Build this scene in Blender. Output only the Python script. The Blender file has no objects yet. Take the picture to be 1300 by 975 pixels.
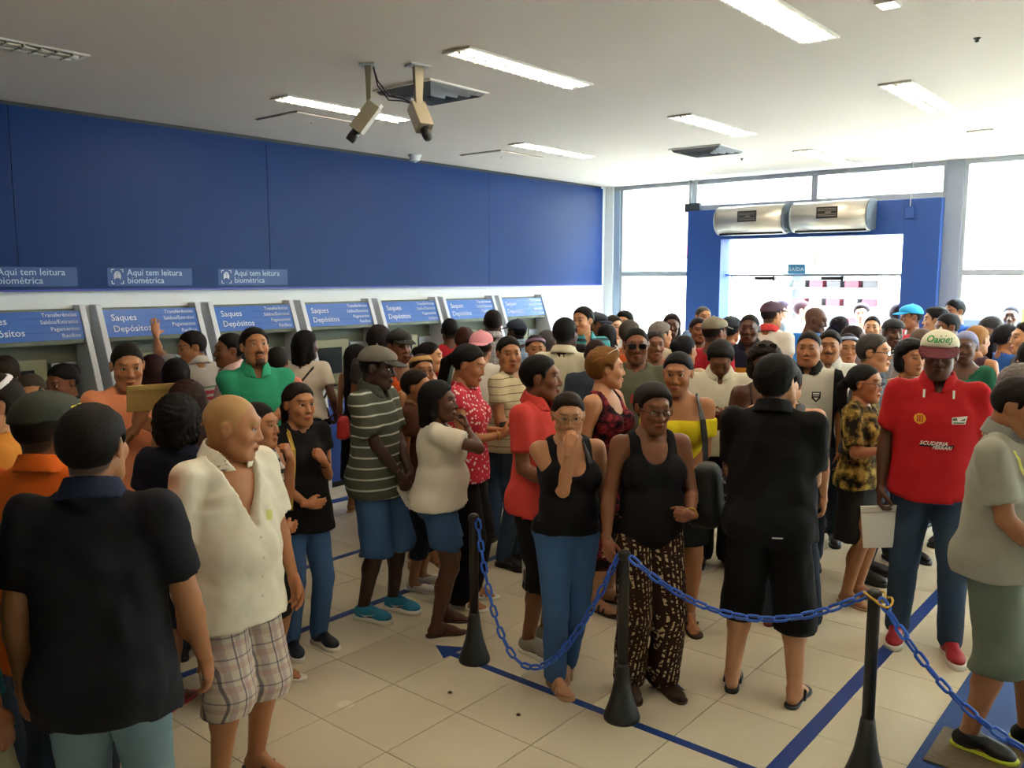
import bpy, bmesh, math, random
import numpy as np
from mathutils import Vector, Matrix
from mathutils.bvhtree import BVHTree

sc = bpy.context.scene
COL = sc.collection
rnd = random.Random(7)
R = math.radians

# ---------------------------------------------------------------- camera, sky, sun, exposure
EYE = 2.15                       # the picture was taken from a raised arm
FOC, YAW, PITCH = 1088.6, R(39.88), R(7.026)
cam_d = bpy.data.cameras.new('camera'); cam = bpy.data.objects.new('camera', cam_d); COL.objects.link(cam)
cam.location = (0, 0, EYE)
cam.rotation_euler = (math.pi/2 - PITCH, 0, YAW)
cam_d.sensor_fit = 'HORIZONTAL'; cam_d.sensor_width = 36.0; cam_d.lens = FOC/1300*36.0
cam_d.clip_start = .05; cam_d.clip_end = 300
sc.camera = cam

world = bpy.data.worlds.new('world'); sc.world = world; world.use_nodes = True
_bg = world.node_tree.nodes['Background']
_bg.inputs[0].default_value = (.74, .89, 1.0, 1); _bg.inputs[1].default_value = 29
sun_d = bpy.data.lights.new('sun', 'SUN'); sun_d.energy = 3; sun_d.angle = R(1); sun_d.color = (1, .96, .88)
sun = bpy.data.objects.new('sun', sun_d); COL.objects.link(sun); sun.rotation_euler = (R(30), R(10), 0)   # high behind the building: lights the far side of the street
TUBE_POWER = 48.0

vs = sc.view_settings
vs.view_transform = 'Standard'; vs.look = 'None'; vs.gamma = 1; vs.use_curve_mapping = False
vs.exposure = 1.0
try:
    sc.cycles.use_denoising = True
    sc.cycles.max_bounces = 8; sc.cycles.diffuse_bounces = 4; sc.cycles.transparent_max_bounces = 12
    sc.cycles.caustics_reflective = False; sc.cycles.caustics_refractive = False
    sc.cycles.sample_clamp_indirect = 8
except Exception: pass

# ---------------------------------------------------------------- small helpers
def lin(h):
    if isinstance(h, str):
        h = h.lstrip('#'); c = [int(h[i:i+2], 16)/255 for i in (0, 2, 4)]
        return tuple(x/12.92 if x <= .04045 else ((x+.055)/1.055)**2.4 for x in c)
    return tuple(h)
_used = {}
def link(name, data, parent=None):
    o = bpy.data.objects.new(name, data); COL.objects.link(o)
    if parent is not None: o.parent = parent
    return o
def tag(o, label=None, cat=None, group=None, kind=None):
    if label: o['label'] = label
    if cat: o['category'] = cat
    if group: o['group'] = group
    if kind: o['kind'] = kind
    return o
def empty(name, loc=(0,0,0), rz=0, **k):
    o = link(name, None); o.location = loc; o.rotation_euler = (0,0,rz); o.empty_display_size = .1
    return tag(o, **k)
def mesh_np(name, V, Q, mat=None, smooth=True, col=None):
    """mesh from numpy verts and quads (or list of arrays of polys with equal size)"""
    me = bpy.data.meshes.new(name)
    n = len(V); me.vertices.add(n); me.vertices.foreach_set('co', np.asarray(V, np.float32).ravel())
    k = Q.shape[1]; m = len(Q)
    me.loops.add(m*k); me.loops.foreach_set('vertex_index', Q.astype(np.int32).ravel())
    me.polygons.add(m); me.polygons.foreach_set('loop_start', np.arange(0, m*k, k, dtype=np.int32))
    try: me.polygons.foreach_set('loop_total', np.full(m, k, np.int32))
    except Exception: pass
    me.update(calc_edges=True)
    if smooth: me.polygons.foreach_set('use_smooth', np.ones(m, bool))
    if col is not None:
        at = me.color_attributes.new('Col', 'FLOAT_COLOR', 'POINT')
        c4 = np.ones((n, 4), np.float32); c4[:, :3] = col; at.data.foreach_set('color', c4.ravel())
    if mat: me.materials.append(mat)
    me.validate() if False else None
    return me
class MB:
    """collects simple shapes into one mesh"""
    def __init__(s): s.v = []; s.f = []; s.m = []; s.sm = []
    def add(s, v, f, mi=0, smooth=False):
        b = len(s.v); s.v += [tuple(p) for p in v]
        for q in f: s.f.append([i+b for i in q]); s.m.append(mi); s.sm.append(smooth)
    def box(s, lo, hi, mi=0, ch=0):
        x0,y0,z0 = lo; x1,y1,z1 = hi
        s.add([(x0,y0,z0),(x1,y0,z0),(x1,y1,z0),(x0,y1,z0),(x0,y0,z1),(x1,y0,z1),(x1,y1,z1),(x0,y1,z1)],
              [(0,3,2,1),(4,5,6,7),(0,1,5,4),(1,2,6,5),(2,3,7,6),(3,0,4,7)], mi)
    def prism(s, poly, axis, a, b, mi=0):
        """poly: 2D points in the plane of the two other axes (in cyclic order), extruded along axis"""
        def P(u, v, w):
            return {0: (w,u,v), 1: (v,w,u), 2: (u,v,w)}[axis]
        n = len(poly); v = [P(u,w_,a) for u,w_ in poly] + [P(u,w_,b) for u,w_ in poly]
        f = [tuple(range(n-1,-1,-1)), tuple(range(n,2*n))] + [(i,(i+1)%n,n+(i+1)%n,n+i) for i in range(n)]
        s.add(v, f, mi)
    def tube(s, pts, r, n=8, mi=0, closed=False, cap=True, up=None):
        pts = [Vector(p) for p in pts]; N = len(pts); rr = r if isinstance(r, (list,tuple)) else [r]*N
        v = []; prev = None
        for i, p in enumerate(pts):
            if closed: t = pts[(i+1)%N]-pts[i-1]
            else: t = pts[min(i+1,N-1)]-pts[max(i-1,0)]
            t.normalize()
            if prev is None:
                a = Vector((0,0,1)) if abs(t.z) < .9 else Vector((1,0,0))
                if up: a = Vector(up)
                u = (a - t*a.dot(t)).normalized()
            else:
                u = (prev - t*prev.dot(t)); u = u.normalized() if u.length > 1e-6 else prev
            prev = u; w = t.cross(u)
            for k in range(n):
                an = 2*math.pi*k/n; v.append(p + u*(math.cos(an)*rr[i]) + w*(math.sin(an)*rr[i]))
        f = []
        for i in range(N if closed else N-1):
            j = (i+1)%N
            for k in range(n): f.append((i*n+k, i*n+(k+1)%n, j*n+(k+1)%n, j*n+k))
        if cap and not closed:
            f.append(tuple(range(n-1,-1,-1))); f.append(tuple((N-1)*n+k for k in range(n)))
        s.add(v, f, mi, True)
    def lathe(s, prof, n=24, mi=0, c=(0,0), smooth=True):
        v = []; f = []
        for r, z in prof:
            for k in range(n):
                a = 2*math.pi*k/n; v.append((c[0]+r*math.cos(a), c[1]+r*math.sin(a), z))
        for i in range(len(prof)-1):
            for k in range(n): f.append((i*n+k, i*n+(k+1)%n, (i+1)*n+(k+1)%n, (i+1)*n+k))
        f.append(tuple(range(n-1,-1,-1))); f.append(tuple((len(prof)-1)*n+k for k in range(n)))
        s.add(v, f, mi, smooth)
    def xform(s, M):
        s.v = [tuple(M @ Vector(p)) for p in s.v]; return s
    def mesh(s, name, mats, bevel=0):
        me = bpy.data.meshes.new(name); me.from_pydata(s.v, [], s.f)
        for m in (mats if isinstance(mats, (list,tuple)) else [mats]): me.materials.append(m)
        me.polygons.foreach_set('material_index', s.m); me.polygons.foreach_set('use_smooth', s.sm)
        if bevel:
            bm = bmesh.new(); bm.from_mesh(me)
            bmesh.ops.recalc_face_normals(bm, faces=bm.faces)
            es = [e for e in bm.edges if len(e.link_faces) == 2 and e.calc_face_angle(0) > .6]
            bmesh.ops.bevel(bm, geom=es, offset=bevel, segments=2, affect='EDGES', profile=.6)
            bm.to_mesh(me); bm.free()
        me.update()
        return me
    def build(s, name, mats, parent=None, bevel=0):
        return link(name, s.mesh(name, mats, bevel), parent)
def text_mesh(name, body, size, mat, align='LEFT', shear=0, extrude=.001, bold=0, spacing=1.0):
    cu = bpy.data.curves.new(name, 'FONT'); cu.body = body; cu.size = size; cu.align_x = align; cu.align_y = 'BOTTOM_BASELINE'
    cu.shear = shear; cu.extrude = extrude; cu.offset = bold; cu.resolution_u = 2; cu.space_character = spacing
    o = bpy.data.objects.new(name, cu); COL.objects.link(o)
    dg = bpy.context.evaluated_depsgraph_get(); me = bpy.data.meshes.new_from_object(o.evaluated_get(dg))
    bpy.data.objects.remove(o); bpy.data.curves.remove(cu)
    me.name = name; me.materials.clear(); me.materials.append(mat)
    return me

# ---------------------------------------------------------------- materials
_mats = {}
def nodes(m): m.use_nodes = True; nt = m.node_tree; return nt, nt.nodes, nt.links, nt.nodes['Principled BSDF']
def mat(name, color, rough=.6, metal=0, spec=.5, bump=0, bscale=60, var=0, vscale=8, coat=0):
    if name in _mats: return _mats[name]
    m = bpy.data.materials.new(name); nt, N, L, b = nodes(m)
    c = lin(color); b.inputs['Base Color'].default_value = (*c, 1)
    b.inputs['Roughness'].default_value = rough; b.inputs['Metallic'].default_value = metal
    b.inputs['Specular IOR Level'].default_value = spec
    if coat: b.inputs['Coat Weight'].default_value = coat
    tc = N.new('ShaderNodeTexCoord')
    if var:
        nz = N.new('ShaderNodeTexNoise'); nz.inputs['Scale'].default_value = vscale; nz.inputs['Detail'].default_value = 4
        mx = N.new('ShaderNodeMix'); mx.data_type = 'RGBA'; L.new(tc.outputs['Object'], nz.inputs['Vector'])
        L.new(nz.outputs['Fac'], mx.inputs['Factor'])
        mx.inputs[6].default_value = (*[x*(1-var) for x in c], 1); mx.inputs[7].default_value = (*[min(1,x*(1+var)) for x in c], 1)
        L.new(mx.outputs[2], b.inputs['Base Color'])
    if bump:
        nz = N.new('ShaderNodeTexNoise'); nz.inputs['Scale'].default_value = bscale; nz.inputs['Detail'].default_value = 3
        bp = N.new('ShaderNodeBump'); bp.inputs['Strength'].default_value = bump; bp.inputs['Distance'].default_value = .01
        L.new(tc.outputs['Object'], nz.inputs['Vector']); L.new(nz.outputs['Fac'], bp.inputs['Height']); L.new(bp.outputs['Normal'], b.inputs['Normal'])
    _mats[name] = m; return m
def emis(name, color, strength):
    if name in _mats: return _mats[name]
    m = bpy.data.materials.new(name); nt, N, L, b = nodes(m)
    b.inputs['Base Color'].default_value = (.8,.8,.8,1)
    b.inputs['Emission Color'].default_value = (*lin(color),1); b.inputs['Emission Strength'].default_value = strength
    _mats[name] = m; return m
def glass(name, tint=(1,1,1), refl=.08):
    if name in _mats: return _mats[name]
    m = bpy.data.materials.new(name); m.use_nodes = True; nt = m.node_tree; N = nt.nodes; L = nt.links
    N.clear(); out = N.new('ShaderNodeOutputMaterial'); t = N.new('ShaderNodeBsdfTransparent'); g = N.new('ShaderNodeBsdfGlossy'); mx = N.new('ShaderNodeMixShader')
    t.inputs[0].default_value = (*tint,1); g.inputs['Roughness'].default_value = .03; fr = N.new('ShaderNodeLayerWeight'); fr.inputs[0].default_value = .15
    ma = N.new('ShaderNodeMath'); ma.operation = 'MULTIPLY_ADD'; ma.inputs[1].default_value = .5; ma.inputs[2].default_value = refl*.5
    L.new(fr.outputs['Fresnel'], ma.inputs[0]); L.new(ma.outputs[0], mx.inputs[0]); L.new(t.outputs[0], mx.inputs[1]); L.new(g.outputs[0], mx.inputs[2]); L.new(mx.outputs[0], out.inputs[0])
    _mats[name] = m; return m
def cloth(name, color, pat=None, c2=None, c3=None, c4=None, p=(), rough=.85, bump=.25):
    """woven cloth; patterns live in the wearer's own object space"""
    key = f'cloth_{name}'
    if key in _mats: return _mats[key]
    m = bpy.data.materials.new(key); nt, N, L, b = nodes(m)
    b.inputs['Roughness'].default_value = rough; b.inputs['Specular IOR Level'].default_value = .25
    tc = N.new('ShaderNodeTexCoord'); P = tc.outputs['Object']; sp = N.new('ShaderNodeSeparateXYZ'); L.new(P, sp.inputs[0])
    A = (*lin(color),1); B = (*lin(c2),1) if c2 else A; C_ = (*lin(c3),1) if c3 else B; D_ = (*lin(c4),1) if c4 else C_
    def mth(op, a, b_=None, c=None):
        n = N.new('ShaderNodeMath'); n.operation = op
        for i, v in enumerate((a, b_, c)):
            if v is None: continue
            if isinstance(v, (int,float)): n.inputs[i].default_value = v
            else: L.new(v, n.inputs[i])
        return n.outputs[0]
    def mix(f, a, b_):
        n = N.new('ShaderNodeMix'); n.data_type = 'RGBA'
        if isinstance(f, (int,float)): n.inputs[0].default_value = f
        else: L.new(f, n.inputs[0])
        for i, v in ((6,a),(7,b_)):
            if isinstance(v, tuple): n.inputs[i].default_value = v
            else: L.new(v, n.inputs[i])
        return n.outputs[2]
    def noise(sc_, det=2):
        n = N.new('ShaderNodeTexNoise'); n.inputs['Scale'].default_value = sc_; n.inputs['Detail'].default_value = det; L.new(P, n.inputs['Vector']); return n.outputs['Fac']
    def stripe(coord, per, wid, off=0):
        return mth('LESS_THAN', mth('FRACT', mth('ADD', mth('DIVIDE', coord, per), 10+off)), wid)
    def ramp(f, stops):
        n = N.new('ShaderNodeValToRGB'); n.color_ramp.interpolation = 'CONSTANT'; e = n.color_ramp.elements
        e[0].position = stops[0][0]; e[0].color = stops[0][1]; e[1].position = stops[1][0]; e[1].color = stops[1][1]
        for q, c in stops[2:]: x = e.new(q); x.color = c
        L.new(f, n.inputs[0]); return n.outputs[0]
    x, y, z = sp.outputs
    if pat == 'stripe':      # p = (period, width[, period2, width2])
        col = mix(stripe(z, p[0], p[1]), A, B)
        if len(p) > 2: col = mix(stripe(z, p[2], p[3], .37), col, C_)
    elif pat == 'plaid':
        u = mth('ADD', x, mth('MULTIPLY', y, .3))
        col = mix(mth('MULTIPLY', stripe(u, .062, .34), .55), A, B); col = mix(mth('MULTIPLY', stripe(z, .085, .28), .45), col, C_)
        col = mix(mth('MULTIPLY', stripe(u, .062, .12, .55), .7), col, D_); col = mix(mth('MULTIPLY', stripe(z, .085, .07, .5), .6), col, D_)
    elif pat == 'blotch':    # camouflage and large flowers
        col = ramp(noise(p[0] if p else 14, 2), [(0,A),(.42,B),(.52,C_),(.62,D_)])
    elif pat == 'dots':
        n = N.new('ShaderNodeTexVoronoi'); n.inputs['Scale'].default_value = p[0]; L.new(P, n.inputs['Vector']); col = mix(mth('LESS_THAN', n.outputs['Distance'], p[1]), A, B)
    elif pat == 'print':     # brown cloth with upright dashes
        mp = N.new('ShaderNodeMapping'); mp.inputs['Scale'].default_value = (42,42,70); L.new(P, mp.inputs[0])
        n = N.new('ShaderNodeTexNoise'); n.inputs['Scale'].default_value = 1; n.inputs['Detail'].default_value = 1; L.new(mp.outputs[0], n.inputs['Vector'])
        col = mix(mth('MULTIPLY', mth('GREATER_THAN', n.outputs['Fac'], .54), stripe(mth('ADD', x, mth('MULTIPLY', y, .6)), .026, .42)), A, B)
    elif pat == 'denim':
        col = mix(noise(5, 3), tuple(v*.72 for v in A[:3])+(1,), tuple(min(1,v*1.3) for v in A[:3])+(1,))
    elif pat == 'band':      # p = [(z0, z1, colour) ...]
        col = A
        for z0, z1, cc in p:
            col = mix(mth('MULTIPLY', mth('GREATER_THAN', z, z0), mth('LESS_THAN', z, z1)), col, (*lin(cc),1))
    elif pat == 'sides':     # plain trunk with other sleeves
        col = mix(mth('GREATER_THAN', mth('ABSOLUTE', x), p[0]), A, B)
    else: col = mix(noise(7, 2), tuple(v*.92 for v in A[:3])+(1,), tuple(min(1,v*1.06) for v in A[:3])+(1,))
    if isinstance(col, tuple): b.inputs['Base Color'].default_value = col
    else: L.new(col, b.inputs['Base Color'])
    if bump:
        bp = N.new('ShaderNodeBump'); bp.inputs['Strength'].default_value = min(1, bump*2); bp.inputs['Distance'].default_value = .016
        L.new(mth('ADD', noise(8, 1), mth('MULTIPLY', noise(19, 1), .3)), bp.inputs['Height']); L.new(bp.outputs['Normal'], b.inputs['Normal'])
    _mats[key] = m; return m
ci, si = math.cos(YAW), math.sin(YAW)

# ================================================================ THE HALL
WX, FY, HC = -7.434, 11.18, 3.52        # ATM wall, window wall, ceiling
EX, BY = 4.6, -4.2                      # the two walls behind the camera
M_white = mat('white_paint', '#dfe5e8', .7, bump=.03, bscale=30)
M_ceil = mat('ceiling_paint', '#cdc5bd', .85, var=.03, vscale=1.2)
M_blue = mat('blue_panel', '#0b2c62', .40, spec=.12)
M_blue2 = mat('blue_frame', '#25498f', .5, spec=.4)
M_alu = mat('brushed_metal', '#b9bcc0', .32, metal=.9)
M_grey = mat('grey_lacquer', '#a7adb3', .45)
M_black = mat('black_plastic', '#15161a', .45)
M_glass = glass('window_glass', (.97,.985,.985))

def struct(o, label=None): o['kind'] = 'structure'; return o
# walls as slabs
def slab(name, lo, hi, m):
    b = MB(); b.box(lo, hi); return struct(b.build(name, m))
slab('wall_left', (WX-.2, BY, 0), (WX, FY+.2, HC), M_white)
slab('wall_right', (EX, BY, 0), (EX+.2, FY+.2, HC), M_white)
slab('wall_back', (WX-.2, BY-.2, 0), (EX+.2, BY, HC), M_white)
ceil = slab('ceiling', (WX-.2, BY-.2, HC), (EX+.2, FY+.25, HC+.25), M_ceil)

# floor: grout bed and single tiles
def floor_mats():
    m = bpy.data.materials.new('floor_tile'); nt, N, L, b = nodes(m)
    b.inputs['Roughness'].default_value = .22; b.inputs['Specular IOR Level'].default_value = .5
    ge = N.new('ShaderNodeObjectInfo'); tc = N.new('ShaderNodeTexCoord'); nz = N.new('ShaderNodeTexNoise'); nz.inputs['Scale'].default_value = 2.2; nz.inputs['Detail'].default_value = 4
    g = N.new('ShaderNodeNewGeometry'); L.new(g.outputs['Position'], nz.inputs['Vector'])
    mx = N.new('ShaderNodeMix'); mx.data_type = 'RGBA'; L.new(nz.outputs['Fac'], mx.inputs[0])
    mx.inputs[6].default_value = (*lin('#d8ccae'),1); mx.inputs[7].default_value = (*lin('#e4dac2'),1)
    hs = N.new('ShaderNodeHueSaturation'); ma = N.new('ShaderNodeMath'); ma.operation = 'MULTIPLY_ADD'; ma.inputs[1].default_value = .07; ma.inputs[2].default_value = .965
    L.new(ge.outputs['Random'], ma.inputs[0]); L.new(ma.outputs[0], hs.inputs['Value']); L.new(mx.outputs[2], hs.inputs['Color']); L.new(hs.outputs[0], b.inputs['Base Color'])
    nr = N.new('ShaderNodeTexNoise'); nr.inputs['Scale'].default_value = 1.3; L.new(g.outputs['Position'], nr.inputs['Vector'])
    mr = N.new('ShaderNodeMath'); mr.operation = 'MULTIPLY_ADD'; mr.inputs[1].default_value = .16; mr.inputs[2].default_value = .16; L.new(nr.outputs['Fac'], mr.inputs[0]); L.new(mr.outputs[0], b.inputs['Roughness'])
    return m
M_tile = floor_mats(); M_grout = mat('tile_grout', '#6b6350', .9)
b = MB(); b.box((WX, BY, -.2), (EX, FY+.2, -.004)); floor = struct(b.build('floor', M_grout))
TS, TX, TY = .4707, -3.2758, 2.9298
b = MB(); h = TS/2-.0022
b.box((-h,-h,-.012), (h,h,0)); tile_me = b.mesh('tile', M_tile, bevel=.0012)
def view(p):
    dx, dy, dz = p[0], p[1], p[2]-EYE
    f = -si*dx*math.cos(PITCH)+ci*dy*math.cos(PITCH)-dz*math.sin(PITCH)
    if f < .2: return None
    u = ci*dx+si*dy; w = -si*dx*math.sin(PITCH)+ci*dy*math.sin(PITCH)+dz*math.cos(PITCH)
    return 650+FOC*u/f, 487.5-FOC*w/f, f
tiles = []
for i in range(-20, 30):
    for j in range(-20, 30):
        x, y = TX+(i+.5)*TS, TY+(j+.5)*TS
        if x-h < WX-TS or x+h > EX+TS or y-h < BY-TS or y+h > FY+TS: continue
        q = view((x,y,0)); seen = q is not None and -60 < q[0] < 1360 and q[1] < 1090
        tiles.append((not seen, q[2] if q else 99, x, y))
tiles.sort(); rest = MB()
for k, (ns, d, x, y) in enumerate(tiles):
    x0, x1, y0, y1 = max(x-h, WX), min(x+h, EX), max(y-h, BY), min(y+h, FY)
    if x1-x0 < .02 or y1-y0 < .02: continue
    if k < 290 and not ns and x1-x0 > 2*h-.01 and y1-y0 > 2*h-.01:
        o = link('tile', tile_me, floor); o.location = (x, y, 0)
    else: rest.box((x0,y0,-.012), (x1,y1,0))
o = rest.build('tile_field', M_tile, floor); o['kind'] = 'stuff'

# blue fascia above the machines: panels butted side by side, and the black shadow gap above
fas = tag(empty('trim_1', (WX, 0, 0)), kind='structure')
edges = [-4.2, -1.9, .42, 2.75, 5.08, 8.38, 10.98]
for a, c in zip(edges[:-1], edges[1:]):
    b = MB(); b.box((0, a+.002, 2.06), (.045, c-.002, HC-.035)); b.build('panel', M_blue, fas, bevel=.002)
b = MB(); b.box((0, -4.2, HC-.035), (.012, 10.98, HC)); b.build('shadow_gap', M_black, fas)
b = MB(); b.box((0, -4.2, 2.045), (.05, 10.98, 2.06)); b.build('edge_strip', mat('violet_edge', '#2b2f9c', .4), fas)
# stickers on the fascia, one per machine
M_ink = mat('white_print', '#dfe6ef', .6); M_stk = mat('blue_sticker', '#1c4380', .5); M_ink2 = mat('pale_print', '#a9bfdc', .6)
t_st = [text_mesh('lettering', q, .078, M_ink2) for q in ('Aqui tem leitura', 'biométrica')]
WALLROT = Matrix(((0,0,1),(1,0,0),(0,1,0))).to_4x4()    # text x -> +Y, text y -> +Z, normal -> +X
for k, y in enumerate((2.42, 3.45, 4.50)):
    r = tag(empty('wall_sticker', (WX+.046, y, 2.085)), ['blue fingerprint sticker cut off at the picture edge, above the first machine', 'blue sticker about biometric reading above the machine the man with the envelope stands at', 'blue sticker about biometric reading above the machine behind the man in the green shirt'][k], 'sticker', 'biometric stickers on the blue fascia')
    b = MB(); b.box((0, 0, 0), (.002, .78, .155)); b.build('backing', M_stk, r)
    for q, z in zip(t_st, (.090, .022)): o = link('lettering', q, r); o.matrix_local = Matrix.Translation((.003, .17, z)) @ WALLROT
    b = MB()                                             # finger-print mark: ridges inside four corner brackets
    for q in range(4):
        rr = .008+.009*q; pts = [(.003, .085+rr*.8*math.cos(t), .08+rr*1.25*math.sin(t)) for t in np.linspace(-.6 if q else -3, 3.7, 14)]; b.tube(pts, .0028, 5)
    for sy in (-1, 1):
        for sz in (-1, 1):
            cy, cz = .085+sy*.05, .08+sz*.06; b.tube([(.003, cy, cz-sz*.025), (.003, cy, cz), (.003, cy-sy*.022, cz)], .003, 5)
    b.build('fingerprint', M_ink, r)

# ---------------------------------------------------------------- cash machines
M_fin = mat('machine_fin', '#c6cbd2', .4); M_sign = mat('sign_blue', '#2f63b4', .35); M_in = mat('machine_inside', '#5f6654', .55); M_scr = mat('machine_housing', '#85876c', .5)
M_dark = mat('screen_dark', '#23292b', .2); M_base = mat('machine_base', '#24469a', .5); M_key = mat('keypad_steel', '#8d9294', .35, metal=.7); M_line = mat('sign_line', '#1f4a92', .5)
t_big = [text_mesh('lettering', q, .082, M_ink) for q in ('Saques', 'Depósitos')]
t_lst = [text_mesh('lettering', q, .047, M_ink, 'RIGHT') for q in ('Transferências', 'Saldos/Extratos', 'Pagamentos', 'Recibos')]
def make_atm():
    r = empty('cash_machine')
    # side view profile (x away from the wall, z): top leans back, foot comes forward
    prof = [(0,0), (.50,0), (.50,.72), (.44,1.05), (.30,1.45), (.12,1.93), (0,1.93)]
    for s in (0, 1):
        y0 = s*.90; b = MB(); n = len(prof)
        b.add([(x, y0, z) for x, z in prof]+[(x, y0+.05, z) for x, z in prof], [tuple(range(n)), tuple(range(2*n-1,n-1,-1))]+[((i+1)%n, i, n+i, n+(i+1)%n) for i in range(n)])
        b.build('side_panel', M_fin, r, bevel=.006)
    b = MB(); b.box((0,.05,.72), (.03,.90,1.9)); b.build('back_panel', M_in, r)
    # header: leaning board
    ax = Matrix.Translation((.205, .05, 1.655)) @ Matrix.Rotation(R(-20), 4, 'Y')
    b = MB(); b.box((-.03, 0, 0), (0, .85, .245)); b.xform(ax); hd = b.build('header', M_sign, r)
    b = MB()
    for z in (.065,.125,.185): b.box((0, .40, z-.0025), (.002, .83, z+.0025))
    b.xform(ax); b.build('rule', M_line, hd)
    for q, z in zip(t_big, (.145, .045)): o = link('lettering', q, hd); o.matrix_local = ax @ Matrix.Translation((.003, .06, z)) @ WALLROT
    for q, z in zip(t_lst, (.197, .138, .078, .020)): o = link('lettering', q, hd); o.matrix_local = ax @ Matrix.Translation((.003, .82, z)) @ WALLROT
    b = MB(); b.box((0,.05,1.62), (.20,.90,1.655)); b.build('soffit', M_in, r)
    # upright housing with screen, card slots and keypad shelf
    b = MB(); b.prism([(.05,1.02),(.05,1.50),(.62,1.50),(.62,1.02)], 0, .03, .12); b.build('screen_housing', M_scr, r, bevel=.008)
    b = MB(); b.box((.12,.14,1.14), (.126,.52,1.42)); b.build('screen', M_dark, r)
    b = MB(); b.box((.03,.66,.98), (.10,.86,1.46)); rd = b.build('card_reader', M_key, r, bevel=.005)
    for z in (1.08, 1.2, 1.34):
        b = MB(); b.box((.10,.69,z), (.112,.83,z+.035)); b.build('slot', M_dark, rd)
    b = MB(); b.prism([(.05,.92),(.05,1.0),(.90,1.0),(.90,.92)], 0, .03, .38); b.build('shelf', M_scr, r, bevel=.008)
    b = MB()
    for i in range(4):
        for j in range(3): b.box((.17+i*.045,.30+j*.05,1.0), (.205+i*.045,.338+j*.05,1.012))
    b.build('keypad', M_key, r)
    b = MB(); b.box((0,.05,.06), (.46,.90,.92)); b.build('cabinet', M_base, r)
    b = MB(); b.box((0,.05,0), (.44,.90,.06)); b.build('plinth', M_black, r)
    return r
def copy_tree(o, parent=None):
    c = o.copy(); COL.objects.link(c); c.parent = parent
    for ch in list(o.children): copy_tree(ch, c)
    return c
atm_lab = ['cash machine cut off by the picture edge', 'cash machine behind the women beside the dark green cap', 'cash machine the man with the raised arm leans on', 'cash machine behind the man in the green shirt',
  'cash machine the woman in the lace blouse uses', 'cash machine behind the orange vest and the black cap', 'cash machine the person in the red shirt uses', 'last cash machine of the row, nearest the windows']
atm0 = make_atm()
for k, n in enumerate((-2, -1, 0, 1, 2, 3, 4, 5)):
    o = atm0 if k == 0 else copy_tree(atm0)
    o.location = (WX+.001, 3.30+1.035*n, 0); tag(o, atm_lab[k], 'cash machine', 'cash machines along the wall')

# ---------------------------------------------------------------- window wall
X_ = lambda a: a
GZ = 2.215
def frame_bar(parent, lo, hi, m=M_grey, name='frame'): b = MB(); b.box(lo, hi); return b.build(name, m, parent, bevel=.004)
# pilaster in the corner
slab('column_1', (WX, FY-.06, 0), (-7.30, FY+.2, HC), M_white)
slab('column_2', (-7.30, FY-.02, 0), (-7.20, FY+.12, HC), mat('pale_blue_frame', '#9fb4cc', .5))
def window(name, x0, x1, z0=.0, z1=HC, trans=True):
    w = tag(empty(name, (0, FY, 0)), kind='structure')
    for a in (x0, x1-.04): frame_bar(w, (a, 0, z0), (a+.04, .08, z1))
    frame_bar(w, (x0+.04, 0, z1-.05), (x1-.04, .08, z1)); frame_bar(w, (x0+.04, 0, z0), (x1-.04, .08, z0+.08))
    cuts = [z0+.08, GZ-.035, GZ+.035, z1-.05] if trans else [z0+.08, z1-.05]
    if trans: frame_bar(w, (x0+.04, 0, GZ-.035), (x1-.04, .08, GZ+.035), name='transom')
    for q in range(0, len(cuts), 2):
        b = MB(); b.box((x0+.04, .035, cuts[q]), (x1-.04, .043, cuts[q+1])); b.build('pane', M_glass, w)
    return w
w1 = window('window_1', -7.20, -5.98)
window('window_2', -5.98, -4.25, 3.09, HC, False); window('window_3', -4.25, -2.68, 3.09, HC, False)
window('window_4', -2.49, -.42); window('window_5', -.27, 2.1); window('window_6', 2.1, EX)
slab('column_3', (-2.68, FY-.03, 0), (-2.49, FY+.15, HC), mat('grey_column', '#8f99a8', .5))
slab('column_4', (-.42, FY-.03, 0), (-.27, FY+.15, HC), _mats['grey_column'])
b = MB(); b.box((WX, FY-.022, HC-.06), (EX, FY-.001, HC-.001)); struct(b.build('trim_2', M_grey))
# blue door surround, a deep portal
por = tag(empty('door_1', (0, FY, 0)), kind='structure')
b = MB(); b.box((-5.98,-.16,0), (-5.46,.14,3.09)); b.build('jamb', M_blue2, por, bevel=.004)
b = MB(); b.box((-3.09,-.16,0), (-2.68,.14,3.09)); b.build('jamb', M_blue2, por, bevel=.004)
b = MB(); b.box((-5.46,-.16,2.68), (-3.09,.14,3.09)); b.build('lintel', M_blue2, por, bevel=.004)
b = MB(); b.box((-5.46,.02,2.18), (-3.09,.06,2.205)); b.build('transom', M_alu, por)
b = MB(); b.box((-5.46,.035,2.205), (-3.09,.043,2.68)); b.build('pane', M_glass, por)
for x, s in ((-5.40, 1), (-3.15, -1)):       # leaves stand open towards the street
    lf = link('door_leaf', None, por); lf.location = (x, .08, 0); lf.rotation_euler = (0,0,R(82 if s > 0 else -82)); lf.empty_display_size = .1
    b = MB(); b.box((0 if s > 0 else -1.1, -.005, .05), (1.1 if s > 0 else 0, .005, 2.16)); b.build('pane', M_glass, lf)
    b = MB(); 
    for z in (.02, 2.14): b.box((0 if s > 0 else -1.1, -.015, z), (1.1 if s > 0 else 0, .015, z+.06))
    b.build('rail', M_alu, lf)
    b = MB(); e = 1.02*s; b.tube([(e,.05,.9),(e,.05,1.35)], .014, 8); b.build('handle', M_alu, lf)
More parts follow.
